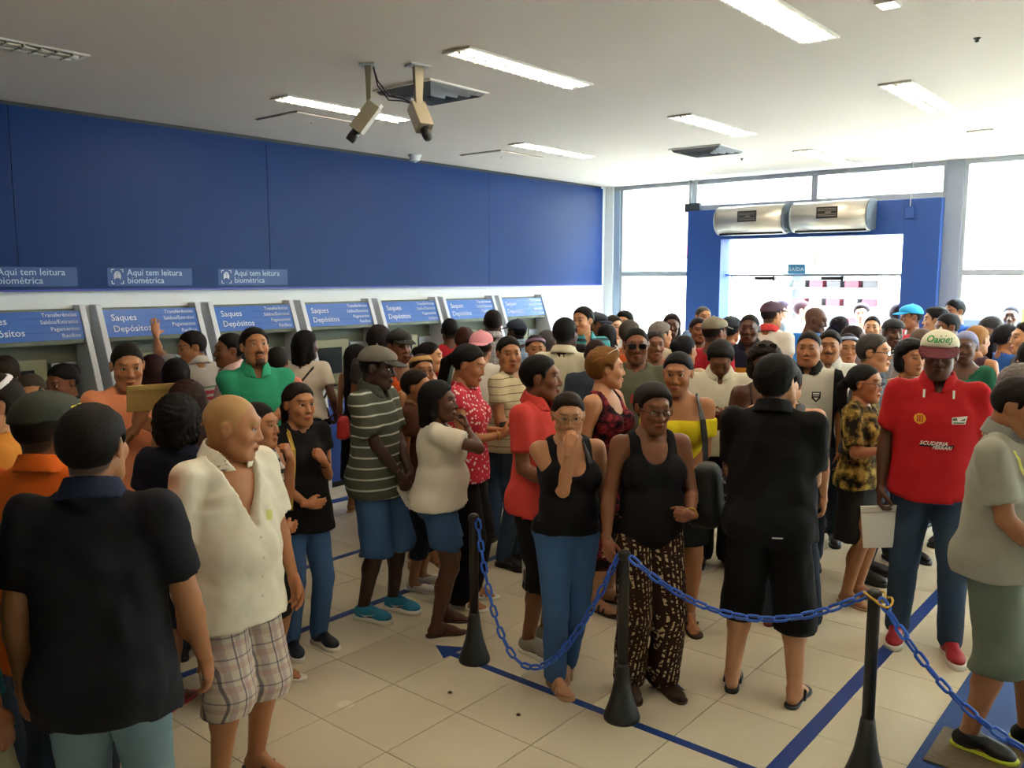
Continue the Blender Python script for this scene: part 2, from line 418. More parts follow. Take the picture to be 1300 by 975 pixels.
for x, n in ((-4.86, 1), (-3.95, 2)):
    b = MB(); b.box((x-.16,-.01,2.13), (x+.13,.05,2.17)); b.box((x+.10,-.03,2.11), (x+.13,.01,2.18)); b.build('door_closer', M_black, por, bevel=.004)
# hanging exit sign
r = tag(empty('exit_sign', (-4.43, FY-.03, 2.21)), 'small blue sign hung in the glass doorway', 'sign')
b = MB(); b.box((-.115,-.006,0), (.115,.006,.125)); b.build('board', mat('sign_cyan', '#3f86b5', .4), r)
o = link('lettering', text_mesh('lettering', 'SAÍDA', .07, M_ink, 'CENTER', spacing=1.05), r); o.matrix_local = Matrix.Translation((0,-.008,.035)) @ Matrix.Rotation(R(90), 4, 'X')
b = MB()
for x in (-.1,.1): b.tube([(x,0,.125),(x,0,.47)], .002, 4)
b.build('wire', M_black, r)
# hung cable at the portal and corner box
r = tag(empty('cable_drop', (-3.02, FY-.18, 0)), 'thin grey cable dropping from the ceiling into a box on the blue door frame', 'cable')
b = MB(); b.tube([(0,0,HC),(0,0,2.98)], .007, 6); b.build('cable', M_grey, r)
b = MB(); b.box((-.05,-.015,2.86), (.05,.02,3.0)); b.build('junction_box', M_blue2, r, bevel=.004)
r = tag(empty('pipe_stack', (-5.96, FY-.08, 0)), 'pair of grey pipes with a clamp above the blue door frame corner', 'pipe')
b = MB(); b.tube([(-.03,0,3.09),(-.03,0,HC)], .022, 8); b.tube([(.06,0,3.09),(.06,0,HC)], .018, 8); b.build('pipe', M_grey, r)
b = MB(); b.box((-.10,-.03,3.08), (.14,.03,3.2)); b.build('clamp', mat('dark_metal', '#4a4f55', .5, metal=.6), r, bevel=.006)
# two air curtains over the door
M_steel = mat('steel_shell', '#bdb7ab', .38, metal=.6)
def air_curtain():
    r = empty('air_curtain')
    prof = []
    for t in np.linspace(R(90), R(285), 18): prof.append((-.19+.185*math.cos(t)-.0, .215+.185*math.sin(t)*1.0))
    poly = [(0,.40)]+[(y,z) for y,z in prof]+[(0,.05)]
    b = MB(); n = len(poly); W2 = .46
    b.add([(-W2,y,z) for y,z in poly]+[(W2,y,z) for y,z in poly], [tuple(range(n)), tuple(range(2*n-1,n-1,-1))]+[((i+1)%n, i, n+i, n+(i+1)%n) for i in range(n)])
    b.sm = [len(q) == 4 for q in b.f]; o = b.build('shell', M_steel, r)
    for s, m in ((-1, M_grey), (1, mat('end_grey', '#5b636c', .5))):
        b = MB(); q = [((y+.19)*1.03-.19, (z-.215)*1.03+.215) for y, z in poly]; x0, x1 = sorted((s*W2, s*(W2+.012)))
        b.add([(x0,y,z) for y,z in q]+[(x1,y,z) for y,z in q], [tuple(range(n)), tuple(range(2*n-1,n-1,-1))]+[((i+1)%n, i, n+i, n+(i+1)%n) for i in range(n)]); b.build('end_cap', m, r)
    b = MB(); b.box((-.13,-.382,.18), (.13,-.365,.32)); g = b.build('grille', M_black, r, bevel=.004)
    b = MB()
    for z in (.205,.225,.27,.29): b.box((-.11,-.388,z), (.11,-.382,z+.007))
    b.box((-.02,-.388,.243), (.05,-.382,.258)); b.build('slat', mat('grille_grey', '#77726a', .5), g)
    b = MB(); b.box((-W2+.02,-.26,.02), (W2-.02,-.10,.045)); b.build('air_slot', M_black, r)
    return r
a0 = air_curtain()
for k, x in enumerate((-4.92, -3.88)):
    o = a0 if k == 0 else copy_tree(a0)
    o.location = (x, FY-.16, 2.70); tag(o, ['brushed steel air curtain over the doorway, on the side of the cash machine wall', 'brushed steel air curtain over the doorway, on the side of the grey column'][k], 'air curtain', 'air curtains over the door')

# ---------------------------------------------------------------- ceiling fittings
M_tube = emis('tube_glow', '#ffeacc', TUBE_POWER); M_off = mat('tube_off', '#cfc6b8', .3); M_refl = mat('lamp_reflector', '#c9c3b4', .3, metal=.5); M_frame = mat('lamp_frame', '#d5d4d0', .5)
def luminaire(on=True, half=False):
    r = empty('ceiling_light')
    L_, w = 1.30, .21
    b = MB()
    for sx in (-1, 1): b.box((sx*w/2-.008, 0, -.012), (sx*w/2+.008, L_, .0))
    for y in (0, L_-.03): b.box((-w/2+.008, y, -.012), (w/2-.008, y+.03, 0))
    b.build('frame', M_frame, r)
    b = MB(); b.box((-w/2+.01,.03,-.003), (w/2-.01,L_-.03,-.0005)); b.build('reflector', M_refl, r)
    for x in (-.050, .050):
        b = MB(); b.tube([(x,.045,-.0115),(x,L_-.045,-.0115)], .008, 8); b.build('tube', M_tube if on else M_off, r)
    b = MB()
    for k in range(1, 14): b.box((-w/2+.01, k*L_/14-.004, -.021), (w/2-.01, k*L_/14+.004, -.003))
    b.box((-.012,.03,-.020), (.012,L_-.03,-.003)); b.build('louvre', M_refl, r)
    return r
lamp0 = luminaire(); lamp_off = luminaire(False)
spots = [(-3.70,3.90,1,'ceiling light right behind the pair of cameras'), (-3.70,6.63,1,'ceiling light in front of the second air diffuser'), (-5.66,4.02,1,'ceiling light crossing behind the camera on the wall side'),
         (-5.72,6.92,1,'ceiling light beside the small access hatch near the smoke detector'), (-1.94,3.80,1,'big bright ceiling light cut off at the top edge of the picture'),
         (-1.94,6.52,1,'ceiling light in the middle of the window side'), (-3.66,9.24,1,'pale ceiling light near the windows, above the door'), (-1.92,9.08,1,'pale ceiling light near the windows, above the grey column'),
         (-5.63,1.25,0,'unlit ceiling light with warm glints cut off by the picture edge'), (-1.94,1.1,1,'ceiling light straight above the photographer'), (-.2,3.9,1,'ceiling light by the side of the queue'), (-.2,6.5,1,'ceiling light over the far side of the queue'), (-3.7,1.2,1,'ceiling light behind the white shirt man')]
first = {1: True, 0: True}
for x, y, on, lab in spots:
    src = lamp0 if on else lamp_off
    o = src if first[on] else copy_tree(src); first[on] = False
    o.location = (x, y, HC-.001); tag(o, lab, 'ceiling light', 'fluorescent ceiling lights')
r = tag(empty('spot_light', (-1.43, 4.64, HC)), 'small square ceiling lamp cut off at the top edge', 'ceiling light')
b = MB(); b.box((-.05,-.06,-.02), (.05,.06,0)); b.build('frame', M_frame, r); b = MB(); b.box((-.04,-.05,-.022), (.04,.05,-.02)); b.build('diffuser', emis('small_glow', '#fff6e6', 8), r)
def diffuser(x, y, s, lab):
    r = tag(empty('air_diffuser', (x, y, HC)), lab, 'air vent', 'square ceiling air diffusers')
    b = MB()
    for k in range(4):
        a = s*(1-.24*k); z0 = -.004-.006*k; bb = a*.9
        b.add([(-a,-a,z0),(a,-a,z0),(a,a,z0),(-a,a,z0),(-bb,-bb,z0-.03),(bb,-bb,z0-.03),(bb,bb,z0-.03),(-bb,bb,z0-.03)], [(0,1,5,4),(1,2,6,5),(2,3,7,6),(3,0,4,7),(4,5,1,0),(5,6,2,1),(6,7,3,2),(7,4,0,3)])
    b.build('vane', mat('vane_grey', '#8f9297', .5, metal=.3), r)
    b = MB(); b.box((-s,-s,-.003), (s,s,-.0005)); b.build('throat', mat('throat_dark', '#3a3c40', .8), r)
    b = MB()
    for q in (-1,1): b.box((q*s-.015,-s-.015,-.012), (q*s+.015,s+.015,0)); b.box((-s+.015,q*s-.015,-.012), (s-.015,q*s+.015,0))
    b.build('frame', M_frame, r)
diffuser(-4.66, 4.64, .29, 'square grey air diffuser in the ceiling beside the hanging cameras'); diffuser(-4.45, 8.6, .29, 'square air diffuser in the ceiling near the windows')
def hatch(x0, y0, x1, y1, lab):
    r = tag(empty('access_hatch', ((x0+x1)/2, (y0+y1)/2, HC)), lab, 'ceiling hatch', 'access hatches in the ceiling')
    a, c = (x1-x0)/2, (y1-y0)/2
    b = MB(); b.box((-a,-c,-.003), (a,c,0)); b.build('gap', mat('gap_dark', '#57544f', .9), r)
    b = MB(); b.box((-a+.012,-c+.012,-.014), (a-.006,c-.006,-.003)); b.build('cover', M_ceil, r)
    b = MB(); b.lathe([(.012,-.02),(.012,-.014)], 10); b.build('lock', M_grey, r)
hatch(-6.62,4.45,-6.03,5.20,'square access hatch in the ceiling beside the lamp behind the cameras'); hatch(-6.75,7.16,-6.14,7.9,'square access hatch in the ceiling close to the smoke detector')
r = tag(empty('smoke_detector', (-7.12,6.83,HC)), 'small white domed detector on the ceiling by the blue fascia', 'detector')
b = MB(); b.lathe([(.045,-.07),(.06,-.06),(.06,-.025),(.075,-.02),(.075,0)], 18); b.build('housing', M_white, r)
b = MB(); b.lathe([(.02,-.085),(.03,-.07)], 12); b.build('sensor', M_grey, r)
for k, (x, y) in enumerate(((-1.24,5.65), (-4.45,9.45))):
    r = tag(empty('sprinkler', (x,y,HC)), ['tiny dark sprinkler head alone on the ceiling towards the window side', 'tiny dark sprinkler head on the ceiling just before the windows'][k], 'sprinkler', 'sprinkler heads')
    b = MB(); b.lathe([(.008,-.024),(.013,-.018),(.008,-.012),(.02,-.003),(.02,0)], 10); b.build('head', mat('dark_metal', '#4a4f55', .5, metal=.6), r)
# two security cameras on drop arms
def sec_cam(loc, rz, lab):
    r = tag(empty('security_camera', loc, rz), lab, 'camera', 'security cameras on drop arms')
    b = MB(); b.add([(-.034,-.020,0),(.034,-.020,0),(.034,.020,0),(-.034,.020,0),(-.02,-.012,-.31),(.02,-.012,-.31),(.02,.012,-.31),(-.02,.012,-.31)], [(0,1,2,3),(7,6,5,4),(0,4,5,1),(1,5,6,2),(2,6,7,3),(3,7,4,0)])
    b.build('drop_arm', mat('bracket_olive', '#6f6a58', .5, metal=.3), r, bevel=.003)
    b = MB(); b.box((-.07,-.05,-.012), (.07,.05,0)); b.build('ceiling_plate', M_grey, r)
    ax = Matrix.Translation((0,.02,-.33)) @ Matrix.Rotation(R(-52), 4, 'X')
    b = MB(); b.box((-.050,-.10,-.042), (.050,.11,.048)); b.xform(ax); bd = b.build('camera_body', mat('camera_cream', '#8d8674', .5), r, bevel=.006)
    b = MB(); b.box((-.042,-.125,-.036), (.042,-.10,.04)); b.xform(ax); b.build('rear_plate', M_white, bd)
    b = MB(); b.lathe([(.030,.10),(.033,.16),(.028,.19)], 14); b.xform(ax @ Matrix.Rotation(R(-90), 4, 'X')); b.build('lens', M_black, bd)
    return r
sec_cam((-4.40,3.82,HC), R(128), 'security camera on a drop arm, pointing down towards the cash machines')
sec_cam((-4.16,4.03,HC), R(-108), 'security camera on a drop arm, in front of the square air diffuser')
r = tag(empty('camera_cable', (0,0,0)), 'black loose cable looped between the two ceiling cameras', 'cable')
b = MB(); 
for dz in (0, .03): b.tube([(-4.38,3.84,HC-.005),(-4.36,3.86,HC-.10-dz),(-4.31,3.91,HC-.19-dz),(-4.24,3.96,HC-.21-dz*.5),(-4.17,4.02,HC-.25)], .005, 6)
b.build('cable', M_black, r)

# ---------------------------------------------------------------- marks on the floor
M_tape = mat('blue_tape', '#1f3f86', .4, var=.12, vscale=3); M_steelplate = mat('worn_plate', '#6d5f47', .5, var=.35, vscale=22, bump=.4, bscale=40)
def tape(x0, y0, x1, y1, lab):
    b = MB(); b.box((x0,y0,.0004), (x1,y1,.0016)); tag(b.build('floor_tape', M_tape), lab, 'floor tape', 'blue queue lines taped on the floor')
tape(-3.30,3.375,-1.41,3.425,'blue tape line under the two nearer stanchions with the low chain')
tape(-1.42,1.5,-1.345,7.1,'wide blue tape line running back past the lone post by the red polo man')
tape(-4.26,.4,-4.20,5.6,'blue tape line beside the teal trainers')
tape(-5.19,2.5,-5.13,7.6,'blue tape line behind the woman with the yellow bag strap')
tape(-6.6,4.2,-6.48,7.0,'blue tape line close to the cash machines by the yellow sandals')
tape(-4.0,7.15,-2.2,7.23,'blue tape line across the queue under the far crowd'); tape(-2.46,3.84,-2.22,3.89,'short blue tape stub leading to the floor arrow')
for k, (x, y, a) in enumerate(((-2.13,3.865,0), (-3.36,3.42,180))):
    b = MB(); b.prism([(-.075,-.095),(.085,0),(-.075,.095)], 2, .0004, .0018); o = b.build('floor_arrow', M_tape); o.location = (x,y,0); o.rotation_euler = (0,0,R(a))
    tag(o, ['blue arrow on the floor by the feet in patterned trousers', 'blue arrow tip on the floor behind the first stanchion'][k], 'floor arrow')
b = MB(); b.box((-.94,3.2,.0005), (-.28,5.1,.006)); tag(b.build('floor_mat', mat('mat_blue', '#22427f', .8)), 'dark blue mat on the floor under the yellow trainers', 'mat')
b = MB(); b.box((-.90,3.95,.0065), (-.55,4.32,.013)); tag(b.build('floor_plate', M_steelplate), 'worn brown metal plate on the blue mat', 'plate')
for k, (x, y) in enumerate(((-2.97,3.05), (-2.55,3.1))):
    b = MB(); b.lathe([(.004,0),(.012,.004),(.006,.01)], 7); o = b.build('paper_scrap', mat('dirt', '#4a3a28', .9)); o.location = (x,y,.001); tag(o, ['dark crumb on the floor left of the middle stanchion', 'dark crumb close to the base of the middle stanchion'][k], 'litter')

# ---------------------------------------------------------------- the street outside
M_pave = mat('pavement', '#b9b2a6', .9, var=.08); M_fac = mat('far_facade', '#b9b4a8', .8); M_teal = mat('teal_board', '#0c7a6e', .6); M_red = mat('awning_red', '#8c0f26', .7)
b = MB(); b.box((-40,FY+.2,-.25), (40,46,-.02)); o = b.build('street', M_pave); tag(o, kind='structure')
def building(x0, x1, y, h, lab, win, m=M_fac):
    r = tag(empty('building', ((x0+x1)/2, y, 0)), lab, 'building')
    w = (x1-x0)/2
    b = MB(); b.box((-w,0,-.02), (w,5,h)); b.build('wall', m, r)
    for (wx, wz, ww, wh) in win:
        b = MB(); b.box((wx-ww/2,-.06,wz), (wx+ww/2,-.005,wz+wh)); f = b.build('window', M_grey, r)
        b = MB(); b.box((wx-ww/2+.06,-.075,wz+.06), (wx+ww/2-.06,-.06,wz+wh-.06)); b.build('pane', mat('far_pane', '#10181e', .2), f)
    return r
g1 = [(x, z, 1.2, 1.5) for x in (-4.5,-1.5,1.5,4.5) for z in (3.6,6.6)]
building(-22,-9.2,22,10,'pale building across the street seen past the corner pilaster', g1)
r = building(-9.0,0.5,24,11,'pale shop building across the street seen through the doorway', [(x, z, 1.3, 1.6) for x in (-3.2,0,3.2) for z in (4.2,7.4)])
r2 = building(.7,14,20,9,'pale building with a teal fascia across the street', [(x, z, 1.4, 1.5) for x in (-4.6,-1.6,1.6,4.6) for z in (4.0,6.4)])
b = MB(); b.box((-6.5,-.5,3.0), (6.5,0,3.25)); b.build('fascia', M_teal, r2)
b = MB(); b.box((-6.2,-.04,1.9), (6.0,-.005,2.75)); sw = b.build('shop_window', mat('shop_glass', '#12242c', .3, var=.8, vscale=4), r2)
b = MB(); b.box((-6.2,-.04,.9), (6.0,-.005,1.7)); b.build('shop_window', mat('shop_goods', '#1c2c36', .5, var=.9, vscale=5), r2)
# street stall with shelves of red goods seen through the door
r = tag(empty('street_stall', (-5.6,15.6,0)), 'white street stall with shelves of red goods outside the doorway', 'stall')
b = MB(); b.box((-.9,.0,0), (-.86,.6,2.3)); b.box((.86,0,0), (.9,.6,2.3)); b.box((-.9,.56,0), (.9,.6,2.3)); b.box((-1.0,-.3,2.3), (1.0,.7,2.38)); b.build('booth', M_white, r)
for z in (.9,1.3,1.65,1.98):
    b = MB(); b.box((-.86,.1,z-.02), (.86,.56,z)); b.build('shelf', M_white, r)
    for k in range(5):
        b = MB(); b.box((-.72+k*.32,.14,z), (-.72+k*.32+.24,.4,z+.13)); b.build('goods', [mat('goods_red','#5c0f1c',.6), mat('goods_grey','#2b2624',.6)][(k+int(z*10))%2], r)
# awning with banner by the first window
r = tag(empty('street_awning', (-9.6,15.2,0)), 'red and white canopy with a green lettered valance outside the first window', 'awning')
b = MB(); b.add([(-1.6,0,2.55),(1.2,0,2.55),(1.2,2,2.9),(-1.6,2,2.9),(-1.6,0,2.5),(1.2,0,2.5),(1.2,2,2.85),(-1.6,2,2.85)], [(0,1,2,3),(7,6,5,4),(0,4,5,1),(1,5,6,2),(2,6,7,3),(3,7,4,0)]); b.build('canopy', M_red, r)
b = MB(); b.box((-1.6,-.02,2.14), (1.2,0,2.5)); vl = b.build('valance', mat('valance_green', '#3f7a66', .7), r)
o = link('lettering', text_mesh('lettering', 'ries', .2, mat('dark_print', '#0c1418', .6), bold=.003), vl); o.matrix_local = Matrix.Translation((.30,-.025,2.22)) @ Matrix.Rotation(R(90), 4, 'X')
b = MB()
for x in (-1.5, 1.1): b.tube([(x,.05,-.02),(x,.05,2.5)], .03, 8)
b.build('post', M_grey, r)
# parked van beyond the door
r = tag(empty('parked_car', (-3.4,17.6,0), R(4)), 'pale parked car on the street beyond the doorway', 'car')
b = MB(); prof = [(-2.0,.35),(2.0,.35),(2.05,.85),(1.25,.98),(.75,1.5),(-1.2,1.52),(-1.85,1.0),(-2.05,.9)]
b.add([(x,-.8,z) for x,z in prof]+[(x,.8,z) for x,z in prof], [tuple(range(8)), tuple(range(15,7,-1))]+[((i+1)%8,i,8+i,8+(i+1)%8) for i in range(8)]); b.build('body', mat('car_paint', '#5a5f63', .25), r, bevel=.05)
b = MB(); b.add([(x,-.815,z) for x,z in [(-1.6,1.02),(1.05,1.02),(.68,1.42),(-1.12,1.43)]]+[(x,-.79,z) for x,z in [(-1.6,1.02),(1.05,1.02),(.68,1.42),(-1.12,1.43)]], [(0,1,2,3),(7,6,5,4),(0,4,5,1),(1,5,6,2),(2,6,7,3),(3,7,4,0)]); b.build('side_window', M_dark, r)
for x in (-1.25, 1.25):
    for y in (-.78, .62):
        b = MB(); b.lathe([(.33,-.0),(.34,.02),(.34,.16),(.33,.18)], 20); b.xform(Matrix.Translation((x,y-.02,.32)) @ Matrix.Rotation(R(-90),4,'X')); b.build('wheel', M_black, r)
r = tag(empty('notice_stand', (-1.98,13.2,0)), 'pale yellow notice board standing outside the window', 'sign')
b = MB(); b.box((-.16,-.02,.9), (.16,.02,1.75)); b.build('board', mat('notice_yellow', '#a39a2c', .7), r); b = MB(); b.tube([(0,.03,-.02),(0,.03,1.2)], .02, 8); b.build('post', M_grey, r)

# ================================================================ PEOPLE: signed-distance bodies meshed by surface nets
f4 = np.float32
class Field:
    def __init__(s, lo, hi, res):
        s.lo = np.array(lo, float); s.res = res; n = np.ceil((np.array(hi, float)-s.lo)/res).astype(int)+1
        s.D = np.full(tuple(n), .5, f4); s.n = n
        s.ax = [(s.lo[i]+res*np.arange(n[i])).astype(f4) for i in range(3)]
    def sub(s, lo, hi, m):
        i0 = np.clip(np.floor((np.array(lo)-m-s.lo)/s.res).astype(int), 0, s.n); i1 = np.clip(np.ceil((np.array(hi)+m-s.lo)/s.res).astype(int)+1, 0, s.n)
        if (i1 <= i0).any(): return None
        sl = tuple(slice(a, b) for a, b in zip(i0, i1))
        X = s.ax[0][sl[0]][:,None,None]; Y = s.ax[1][sl[1]][None,:,None]; Z = s.ax[2][sl[2]][None,None,:]
        return sl, X, Y, Z
    def add(s, prim, k=0., cut=None):
        lo, hi, fn = prim; q = s.sub(lo, hi, k+3*s.res)
        if q is None: return s
        sl, X, Y, Z = q; d = fn(X, Y, Z)
        if cut is not None: d = np.maximum(d, cut(X, Y, Z))
        D = s.D[sl]
        if k > 0:
            h = np.maximum(k-np.abs(D-d), 0)/k; s.D[sl] = np.minimum(D, d)-h*h*(k*.25)
        else: s.D[sl] = np.minimum(D, d)
        return s
    def cutp(s, prim, k=0.):
        lo, hi, fn = prim; q = s.sub(lo, hi, k+2*s.res)
        if q is None: return s
        sl, X, Y, Z = q; d = -fn(X, Y, Z); D = s.D[sl]
        if k > 0:
            h = np.maximum(k-np.abs(D-d), 0)/k; s.D[sl] = np.maximum(D, d)+h*h*(k*.25)
        else: s.D[sl] = np.maximum(D, d)
        return s
    def grid(s): return s.ax[0][:,None,None], s.ax[1][None,:,None], s.ax[2][None,None,:]
    def keep(s, fn): s.D = np.maximum(s.D, fn(*s.grid())).astype(f4); return s     # intersect with fn<0
    def folds(s, A, seed, f=1.):
        X, Y, Z = s.grid(); r = np.random.RandomState(seed); p = r.rand(6)*6.28
        a = np.sin(11*f*X+3.1*np.sin(7*f*Z+p[0])+2*np.sin(10*f*Y+p[5])+p[1])*np.sin(15*f*Z+9*np.sin(5*f*X+3*Y+p[2])+6*np.sin(6*f*Y+p[3])+p[4])
        b = np.sin(31*f*X+17*f*Z+5*np.sin(9*f*Z+p[2])+p[3])*np.sin(23*f*Y-27*f*Z+4*np.sin(8*f*X+p[0]))
        s.D = (s.D+A*(a*np.abs(a)*.9+.35*b)).astype(f4); return s
    def mesh(s):
        D = s.D; r = s.res
        for a in range(3):
            ix = [slice(None)]*3
            for e in (0, -1): ix[a] = e; D[tuple(ix)] = np.maximum(D[tuple(ix)], r*.5)
        S = D < 0; nx, ny, nz = D.shape
        c = [S[i:nx-1+i, j:ny-1+j, k:nz-1+k] for i in (0,1) for j in (0,1) for k in (0,1)]
        an = c[0].copy(); al = c[0].copy()
        for q in c[1:]: an |= q; al &= q
        act = an & ~al; ci = np.argwhere(act); n = len(ci)
        if n == 0: return np.zeros((0,3), f4), np.zeros((0,4), np.int32)
        idx = np.full(act.shape, -1, np.int32); idx[act] = np.arange(n)
        acc = np.zeros((n,3), f4); cnt = np.zeros(n, f4); I, J, K = ci.T
        val = {(i,j,k): D[I+i, J+j, K+k] for i in (0,1) for j in (0,1) for k in (0,1)}
        for a in range(3):
            o = [x for x in range(3) if x != a]
            for u in (0,1):
                for v in (0,1):
                    p0 = [0,0,0]; p0[o[0]] = u; p0[o[1]] = v; p1 = list(p0); p1[a] = 1
                    d0 = val[tuple(p0)]; d1 = val[tuple(p1)]; m = (d0 < 0) != (d1 < 0)
                    t = np.where(m, d0/np.where(m, d0-d1, 1), 0).astype(f4)
                    acc[:,a] += t; acc[:,o[0]] += m*u; acc[:,o[1]] += m*v; cnt += m
        V = (ci+acc/cnt[:,None])*r+s.lo
        Q = []
        for a in range(3):
            o1, o2 = (a+1)%3, (a+2)%3
            s0 = [slice(None)]*3; s1 = [slice(None)]*3; s0[a] = slice(0,-1); s1[a] = slice(1,None)
            A0 = S[tuple(s0)]; A1 = S[tuple(s1)]; e = np.argwhere(A0 != A1)
            e = e[(e[:,o1] > 0) & (e[:,o2] > 0) & (e[:,o1] < act.shape[o1]) & (e[:,o2] < act.shape[o2])]
            if not len(e): continue
            inside = A0[tuple(e.T)]
            def cell(d1, d2): q = e.copy(); q[:,o1] += d1; q[:,o2] += d2; return idx[tuple(q.T)]
            q = np.stack([cell(-1,-1), cell(0,-1), cell(0,0), cell(-1,0)], 1)
            q[~inside] = q[~inside][:, ::-1]; Q.append(q)
        Q = np.concatenate(Q)
        return V.astype(f4), Q
def v3(*a): return np.array(a[0] if len(a) == 1 else a, float)
def rc(a, b, r1, r2=None):
    a = v3(a); b = v3(b); r2 = r1 if r2 is None else r2; ab = b-a; L2 = max(float(ab@ab), 1e-9)
    lo = np.minimum(a-r1, b-r2); hi = np.maximum(a+r1, b+r2)
    def fn(X, Y, Z):
        px, py, pz = X-f4(a[0]), Y-f4(a[1]), Z-f4(a[2])
        t = np.clip((px*f4(ab[0])+py*f4(ab[1])+pz*f4(ab[2]))/f4(L2), 0, 1)
        return np.sqrt((px-t*f4(ab[0]))**2+(py-t*f4(ab[1]))**2+(pz-t*f4(ab[2]))**2)-(f4(r1)+t*f4(r2-r1))
    return lo, hi, fn
def el(c, r):
    c = v3(c); r = v3(r)
    def fn(X, Y, Z):
        u, v, w = (X-f4(c[0]))/f4(r[0]), (Y-f4(c[1]))/f4(r[1]), (Z-f4(c[2]))/f4(r[2])
        k0 = np.sqrt(u*u+v*v+w*w); k1 = np.sqrt((u/f4(r[0]))**2+(v/f4(r[1]))**2+(w/f4(r[2]))**2)+f4(1e-6)
        return k0*(k0-1)/k1
    return c-r, c+r, fn
def col_(z0, z1, rx0, ry0, rx1, ry1, y0=0., y1=None, top=True):
    y1 = y0 if y1 is None else y1; rm = max(rx0, rx1), max(ry0, ry1)+abs(y0)+abs(y1)
    def fn(X, Y, Z):
        t = np.clip((Z-f4(z0))/f4(z1-z0), 0, 1); rx = f4(rx0)+t*f4(rx1-rx0); ry = f4(ry0)+t*f4(ry1-ry0); yc = f4(y0)+t*f4(y1-y0)
        d = (np.sqrt((X/rx)**2+((Y-yc)/ry)**2)-1)*np.minimum(rx, ry)
        return np.maximum(d, np.maximum(f4(z0)-Z, Z-f4(z1)))
    return v3(-rm[0], -rm[1], z0), v3(rm[0], rm[1], z1), fn
def bx_(lo, hi):
    lo = v3(lo); hi = v3(hi); c = (lo+hi)/2; h = (hi-lo)/2
    def fn(X, Y, Z): return np.maximum(np.maximum(np.abs(X-f4(c[0]))-f4(h[0]), np.abs(Y-f4(c[1]))-f4(h[1])), np.abs(Z-f4(c[2]))-f4(h[2]))
    return lo, hi, fn
def nrm(a): a = np.asarray(a, float); return a/max(np.linalg.norm(a), 1e-9)
def xf(V, M): return (V @ np.array(M)[:3,:3].T + np.array(M)[:3,3]).astype(f4)

# ---------------------------------------------------------------- heads (head frame: +Y face, +X right ear, origin between the ears)
_cache = {}
VARS = {   # width, jaw, nose, lips, female
 'm1': (1.0,1.0,1.0,1.0,0), 'm2': (1.08,1.12,1.25,1.2,0), 'm3': (.96,.95,1.35,1.35,0), 'm4': (1.14,1.25,1.1,.95,0),
 'f1': (.95,.85,.88,1.05,1), 'f2': (1.0,.92,1.2,1.3,1), 'f3': (1.06,1.02,1.0,1.0,1)}
def CRAN(t=0, y=-.018): return el((0,y,.030), (.0765+t, .097+t, .088+t))
def head_mesh(var, res):
    key = ('head', var, res)
    if key in _cache: return _cache[key]
    w, j, n, lp, fe = VARS[var]
    F = Field((-.112,-.135,-.165), (.112,.15,.135), res)
    F.add(CRAN()); F.add(el((0,.026,-.030), (.0615*w,.060,.086)), .03); F.add(el((0,.040,-.086), (.040*j,.040,.032)), .03)
    for sx in (-1,1):
        F.add(rc((sx*.046*j,.008,-.055), (sx*.026*j,.055,-.092), .021,.020), .025)
        F.add(el((sx*.040*w,.058,-.022), (.023,.025,.022)), .02)
    F.add(rc((-.030,.077,.034), (.030,.077,.034), .0125), .018)
    F.add(rc((0,-.030,-.02), (0,-.042,-.17), .052-.006*fe,.054-.008*fe), .03)
    F.add(el((0,.070,-.104), (.017,.015,.013)), .02)
    for sx in (-1,1):
        F.cutp(el((sx*.0315,.097,.008), (.0175,.0155,.0115)), .010)
        F.add(el((sx*.0315,.0785,.0175), (.0165,.0105,.0065)), .005); F.add(el((sx*.0315,.0765,-.004), (.015,.0095,.0055)), .005)
    F.add(rc((0,.083,.014), (0,.0995,-.027), .0075,.0105*n), .012)
    for sx in (-1,1): F.add(el((sx*.0125*n,.090,-.032), (.0085*n,.011,.0085)), .007)
    F.cutp(rc((-.02,.106,-.0655), (.02,.106,-.0655), .006), .006)
    F.add(el((0,.0885,-.0595), (.0225,.0105,.0062*lp)), .006); F.add(el((0,.0865,-.0718), (.0190,.0110,.0070*lp)), .006)
    for sx in (-1,1):
        F.add(el((sx*.0785,-.014,.0), (.0085,.019,.030)), .006); F.add(el((sx*.084,-.020,.008), (.006,.013,.020)), .004); F.cutp(el((sx*.089,-.008,.002), (.006,.008,.014)), .003)
    V, Q = F.mesh(); _cache[key] = (V, Q); return V, Q
def hairline(Y, style):
    if style == 'f': return np.interp(Y, [-.13,-.06,-.03,-.01,.02,.035,.055,.085,.10], [-.06,-.055,-.035,.026,.028,.040,.066,.082,.084]).astype(f4)
    return np.interp(Y, [-.13,-.06,-.034,-.030,-.010,.010,.014,.028,.032,.050,.062,.10], [-.075,-.065,-.05,.010,.028,.028,.000,.000,.036,.056,.074,.080]).astype(f4)
